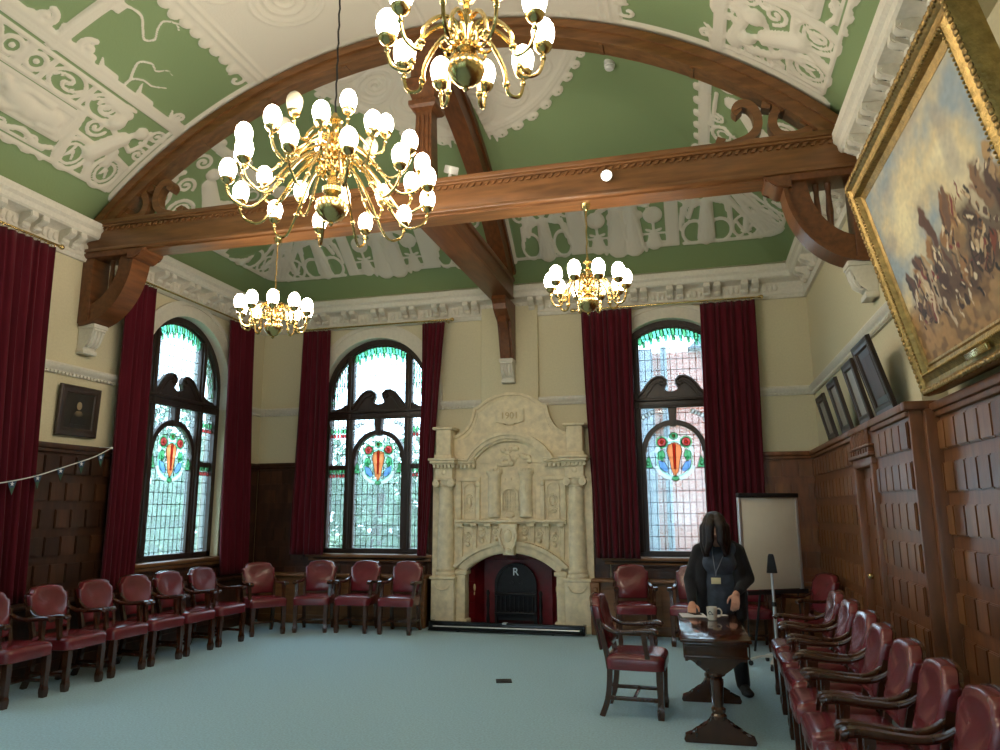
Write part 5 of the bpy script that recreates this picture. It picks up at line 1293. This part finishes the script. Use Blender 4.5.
# trousers, top, cardigan, hair, shoes
tr = [('c', (0, .04, .88), (0, .02, .98), .145, .14)]
for s, hx, kx, ax, ay in ((-1, -.085, -.09, -.10, .03), (1, .085, .115, .15, .0)): tr += [('c', (hx, .04, .86), (kx, .0, .47), .105, .078), ('c', (kx, 0, .47), (ax, ay, .075), .076, .062)]
blob('trousers', tr, .012, 4, ['black_cloth'], P0)
tp = [('e', (0, -.005, .95), (.165, .16, .20)), ('e', (0, -.045, 1.13), (.16, .145, .16)), ('c', (-.10, -.03, 1.24), (.10, -.03, 1.24), .08, .08), ('e', (-.07, -.10, 1.12), (.085, .075, .085)), ('e', (.07, -.10, 1.12), (.085, .075, .085)), ('c', (0, .0, .85), (0, .03, .75), .16, .165)]
blob('top', tp, .010, 5, ['grey_cloth'], P0)
ca = [('c', SR+Vector((.07, 0, .05)), SR, .062, .070), ('c', SL+Vector((-.07, 0, .05)), SL, .062, .070), ('c', SR, ER, .073, .062), ('c', ER, WRr+Vector((0, .03, .02)), .060, .042), ('c', SL, EL, .073, .062), ('c', EL, WL+Vector((.02, .03, .02)), .060, .042),
      ('c', (-.10, .05, 1.27), (.10, .05, 1.27), .06, .06), ('e', (0, .06, 1.08), (.19, .11, .26)), ('e', (0, .07, .82), (.20, .13, .26))]
for s in (-1, 1):
    ca += [('c', (s*.145, -.02, 1.24), (s*.155, -.075, 1.08), .055, .06), ('c', (s*.155, -.075, 1.08), (s*.16, -.06, .88), .06, .06), ('c', (s*.16, -.06, .88), (s*.165, -.035, .66), .058, .05), ('c', (s*.165, .03, .9), (s*.165, .05, .65), .07, .06), ('c', (s*.09, -.045, 1.30), (s*.14, -.04, 1.22), .035, .05)]
ca += [('c', (-.13, .1, .66), (.13, .1, .66), .06, .06)]
blob('cardigan', ca, .011, 5, ['black_cloth'], P0)
hr = [('e', HD+Vector((0, .022, .03)), (.108, .122, .112), math.radians(30)), ('c', (0, .0, 1.42), (0, .07, 1.22), .10, .07)]
for s in (-1, 1):
    for k, (dx, dy) in enumerate(((.075, -.05), (.10, -.005), (.09, .045))):
        hr += [('c', HD+Vector((s*.03, dy*.8, .075)), HD+Vector((s*dx, dy, .0)), .038, .036), ('c', HD+Vector((s*dx, dy, .0)), HD+Vector((s*(dx+.012), dy+.005, -.14)), .036, .028), ('c', HD+Vector((s*(dx+.012), dy+.005, -.14)), HD+Vector((s*(dx-.0), dy+.015, -.25)), .028, .016)]
    hr += [('c', HD+Vector((s*.026, -.055, .09)), HD+Vector((s*.044, -.118, .01)), .034, .038), ('c', HD+Vector((s*.044, -.118, .01)), HD+Vector((s*.048, -.12, -.12)), .038, .036), ('c', HD+Vector((s*.048, -.12, -.12)), HD+Vector((s*.08, -.085, -.22)), .036, .018), ('c', HD+Vector((s*.02, -.10, .06)), HD+Vector((s*.034, -.125, -.02)), .02, .02)]
blob('hair', hr, .008, 3, ['hair'], P0)
for s, ax, ay in ((-1, -.10, .03), (1, .15, .0)):
    blob('shoe', [('e', (ax, ay+.02, .05), (.045, .06, .05)), ('c', (ax, ay, .048), (ax+.03*s, ay-.15, .036), .045, .036), ('e', (ax+.035*s, ay-.17, .03), (.045, .06, .03)), ('e', (ax+.015*s, ay-.07, .015), (.045, .14, .014))], .008, 3, ['black'], P0)
mb = MB()
for s in (-1, 1): mb.tube(cr([(s*.045, -.02, 1.335), (s*.055, -.13, 1.25), (s*.03-.02, -.19, 1.14), (s*.006-.035, -.185, 1.06), (-.038, -.165, 1.015)], 5), .0045, 6)
ln = mb.build('lanyard', 'cord', P0)
mb = MB(); mb.box(-.038-.042, -.038+.042, -.172, -.166, .945, 1.0, .002); mb.build('badge', 'badge', ln)

# ------------------------------------------------------------------ flip chart and pole stand
t = thing('flip_chart', 'pale blank flip chart board standing before the corner panelling', 'flip chart', (.79, 8.92, 0), math.radians(31))
mb = MB(); mb.box(-.36, .36, -.012, .012, .73, 1.74, .003); mb.build('board', 'white_board', t)
for s in (-1, 1): mb = MB(); mb.box(s*.375-.018, s*.375+.018, -.02, .02, .70, 1.76, .006); mb.build('side_rail', 'silver', t)
mb = MB(); mb.box(-.40, .40, -.035, .02, 1.735, 1.785, .01); mb.box(-.34, .34, -.045, -.03, 1.74, 1.765, .005); mb.build('paper_clamp', 'black', t)
mb = MB(); mb.box(-.39, .39, -.085, .02, .685, .702, .004); mb.box(-.39, .39, -.09, -.08, .685, .73, .003); mb.build('pen_tray', 'black', t)
for s in (-1, 1): mb = MB(); mb.tube([(s*.33, .02, .72), (s*.36, -.0, .0)], .009, 8); mb.build('leg', 'black', t)
mb = MB(); mb.tube([(0, .03, 1.5), (0, .42, .0)], .014, 8); mb.build('leg', 'black', t)
t = thing('pole_stand', 'silver pole with a black head on a white castor base before the flip chart', 'stand', (.745, 8.45, 0))
mb = MB(); mb.tube([(0, 0, .08), (0, 0, .62)], .018, 14); mb.tube([(0, 0, .6), (-.004, 0, 1.04)], .0145, 14); mb.build('pole', 'silver', t)
mb = MB(); mb.tube([(0, 0, .60), (0, 0, .645)], .024, 14); mb.build('collar', 'black', t)
mb = MB(); mb.prism([(-.052, .94), (.052, .94), (.045, 1.0), (.03, 1.11), (.02, 1.135), (-.02, 1.135), (-.03, 1.11), (-.045, 1.0)], 'xz', -.035, .035, .01); mb.build('head', 'black', t)
mb = MB(); mb.lathe([(.03, .06), (.04, .065), (.04, .10), (.025, .12)], n=16); mb.build('hub', 'white_plastic', t)
for k in range(5):
    a = math.radians(252+72*k); c, s_ = math.cos(a), math.sin(a)
    mb = MB(); mb.sweep(cr([(.02*c, .02*s_, .095), (.14*c, .14*s_, .095), (.23*c, .23*s_, .075), (.27*c, .27*s_, .06)], 4), [(-.02, -.01), (.02, -.01), (.015, .01), (-.015, .01)], (-s_, c, 0)); lg = mb.build('leg', 'white_plastic', t)
    mb = MB(); mb.tube([(.27*c-.012*s_, .27*s_+.012*c, .026), (.27*c+.012*s_, .27*s_-.012*c, .026)], .026, 12); mb.tube([(.27*c, .27*s_, .03), (.27*c, .27*s_, .065)], .008, 8); mb.build('castor', 'black', lg)

# ------------------------------------------------------------------ bunting, floor box, fittings on the beam
t = thing('bunting', 'string of small green and blue pennants across the leftmost curtain', 'bunting', (XL+.29, 0, 0))
Y_ = [(6.93, 2.325), (6.7, 2.21), (6.46, 2.125), (6.22, 2.045), (5.97, 1.965), (5.66, 1.895), (5.35, 1.85), (5.0, 1.83), (4.6, 1.86), (4.2, 1.95)]
mb = MB(); mb.tube(cr([(0, y, z) for y, z in Y_], 5), .006, 6); mb.build('string', 'white_plastic', t)
mb = MB(); mb.tube([(0, 6.93, 2.325), (-.2, 6.96, 2.34)], .005, 6); mb.ball((0, 6.93, 2.325), .014, n=8, m=6); mb.build('knot', 'white_plastic', t)
M['flag_green'] = pm('flag_green', '33503f', .8, var=.2, scale=20); M['flag_blue'] = pm('flag_blue', '2f4560', .8, var=.2, scale=20)
for y, z in ((6.78, 2.235), (6.52, 2.146), (6.26, 2.058), (5.99, 1.971), (5.71, 1.905), (5.42, 1.86), (5.1, 1.834), (4.8, 1.84)):
    mb = MB(); mb.prism([(y-.055, z), (y+.055, z+.015), (y+.01, z-.135)], 'yz', -.002, .002); f = mb.build('pennant', 'flag_green', t, smooth=0)
    mb = MB(); mb.prism([(y-.048, z-.004), (y+.048, z+.008), (y+.024, z-.06), (y-.026, z-.065)], 'yz', .002, .004); mb.build('blue_field', 'flag_blue', f, smooth=0)
    mb = MB(); P = []
    for k in range(10): r = .024 if k % 2 == 0 else .010; P.append((y+r*math.cos(PI/2+k*PI/5), z-.028+r*math.sin(PI/2+k*PI/5)))
    mb.prism(P, 'yz', .004, .006); mb.build('white_star', 'paper', f, smooth=0)
t = thing('floor_box', 'small black socket lid set in the carpet before the hearth', 'floor socket', (-1.855, 7.14, 0), .3)
mb = MB(); mb.box(-.075, .075, -.075, .075, 0, .008, .003); mb.build('lid', 'black', t); mb = MB(); mb.box(-.035, .035, -.05, -.03, .008, .012, .001); mb.build('flap', 'iron', t)
t = thing('spotlight', 'small lit round spotlight fixed on the tie beam', 'spotlight', (-.655, TY0-.015, 4.71))
mb = MB(); mb.tube([(0, .02, 0), (0, -.05, -.01)], [.04, .055], 18); mb.build('housing', 'white_plastic', t)
ms = bpy.data.materials.new('spot_glass'); ms.use_nodes = True; b = ms.node_tree.nodes['Principled BSDF']; b.inputs['Emission Color'].default_value = (1, .95, .85, 1); b.inputs['Emission Strength'].default_value = 12; M['spot'] = ms
mb = MB(); mb.tube([(0, -.048, -.01), (0, -.058, -.011)], [.045, .043], 18); mb.build('lamp', 'spot', t)
t = thing('beam_camera', 'white boxy camera perched on the tie beam by the king post', 'camera', (-2.27, TY0+.12, 4.91))
mb = MB(); mb.tube([(0, 0, 0), (0, 0, .09)], .02, 10); mb.build('bracket', 'white_plastic', t)
mb = MB(); mb.box(-.05, .05, -.09, .09, -.04, .04, .01, mat=Matrix.Translation((.02, -.02, .13)) @ Matrix.Rotation(.7, 4, 'Z') @ Matrix.Rotation(.5, 4, 'X')); mb.build('housing', 'white_plastic', t)
t = thing('smoke_detector', 'small white domed detector on the green ceiling beside the arched rib', 'detector', (-.67, 7.33, 6.43))
mb = MB(); mb.lathe([(.03, -.075), (.045, -.07), (.055, -.05), (.05, -.035), (.06, -.03), (.06, .03)], n=18); mb.build('body', 'white_plastic', t)

# ------------------------------------------------------------------ light, camera
w = bpy.data.worlds.new('sky'); S.world = w; w.use_nodes = True; nt = w.node_tree
bg = nt.nodes['Background']; bg.inputs[0].default_value = (.80, .91, 1., 1); bg.inputs[1].default_value = 6.5
cam = bpy.data.cameras.new('camera'); co = bpy.data.objects.new('camera', cam); COL.objects.link(co)
cam.sensor_fit = 'HORIZONTAL'; cam.sensor_width = 36; cam.lens = 729.5*36/1000; cam.clip_start = .05
ya, pi_, ro = math.radians(14.74735), math.radians(10.54388), math.radians(-.25506)
Fw = Vector((-math.sin(ya)*math.cos(pi_), math.cos(ya)*math.cos(pi_), math.sin(pi_))); Rt = Vector((math.cos(ya), math.sin(ya), 0)); Up = Rt.cross(Fw)
R2 = Rt*math.cos(ro)+Up*math.sin(ro); U2 = -Rt*math.sin(ro)+Up*math.cos(ro)
mx = Matrix((R2, U2, -Fw)).transposed().to_4x4(); mx.translation = (0, 0, 1.6); co.matrix_world = mx
S.camera = co
S.view_settings.view_transform = 'Standard'; S.view_settings.look = 'None'; S.view_settings.exposure = .14; S.view_settings.gamma = 1.; S.view_settings.use_curve_mapping = False
S.cycles.max_bounces = 8; S.cycles.diffuse_bounces = 5; S.cycles.glossy_bounces = 4; S.cycles.transparent_max_bounces = 16; S.cycles.sample_clamp_indirect = 6.; S.cycles.caustics_reflective = False; S.cycles.caustics_refractive = False
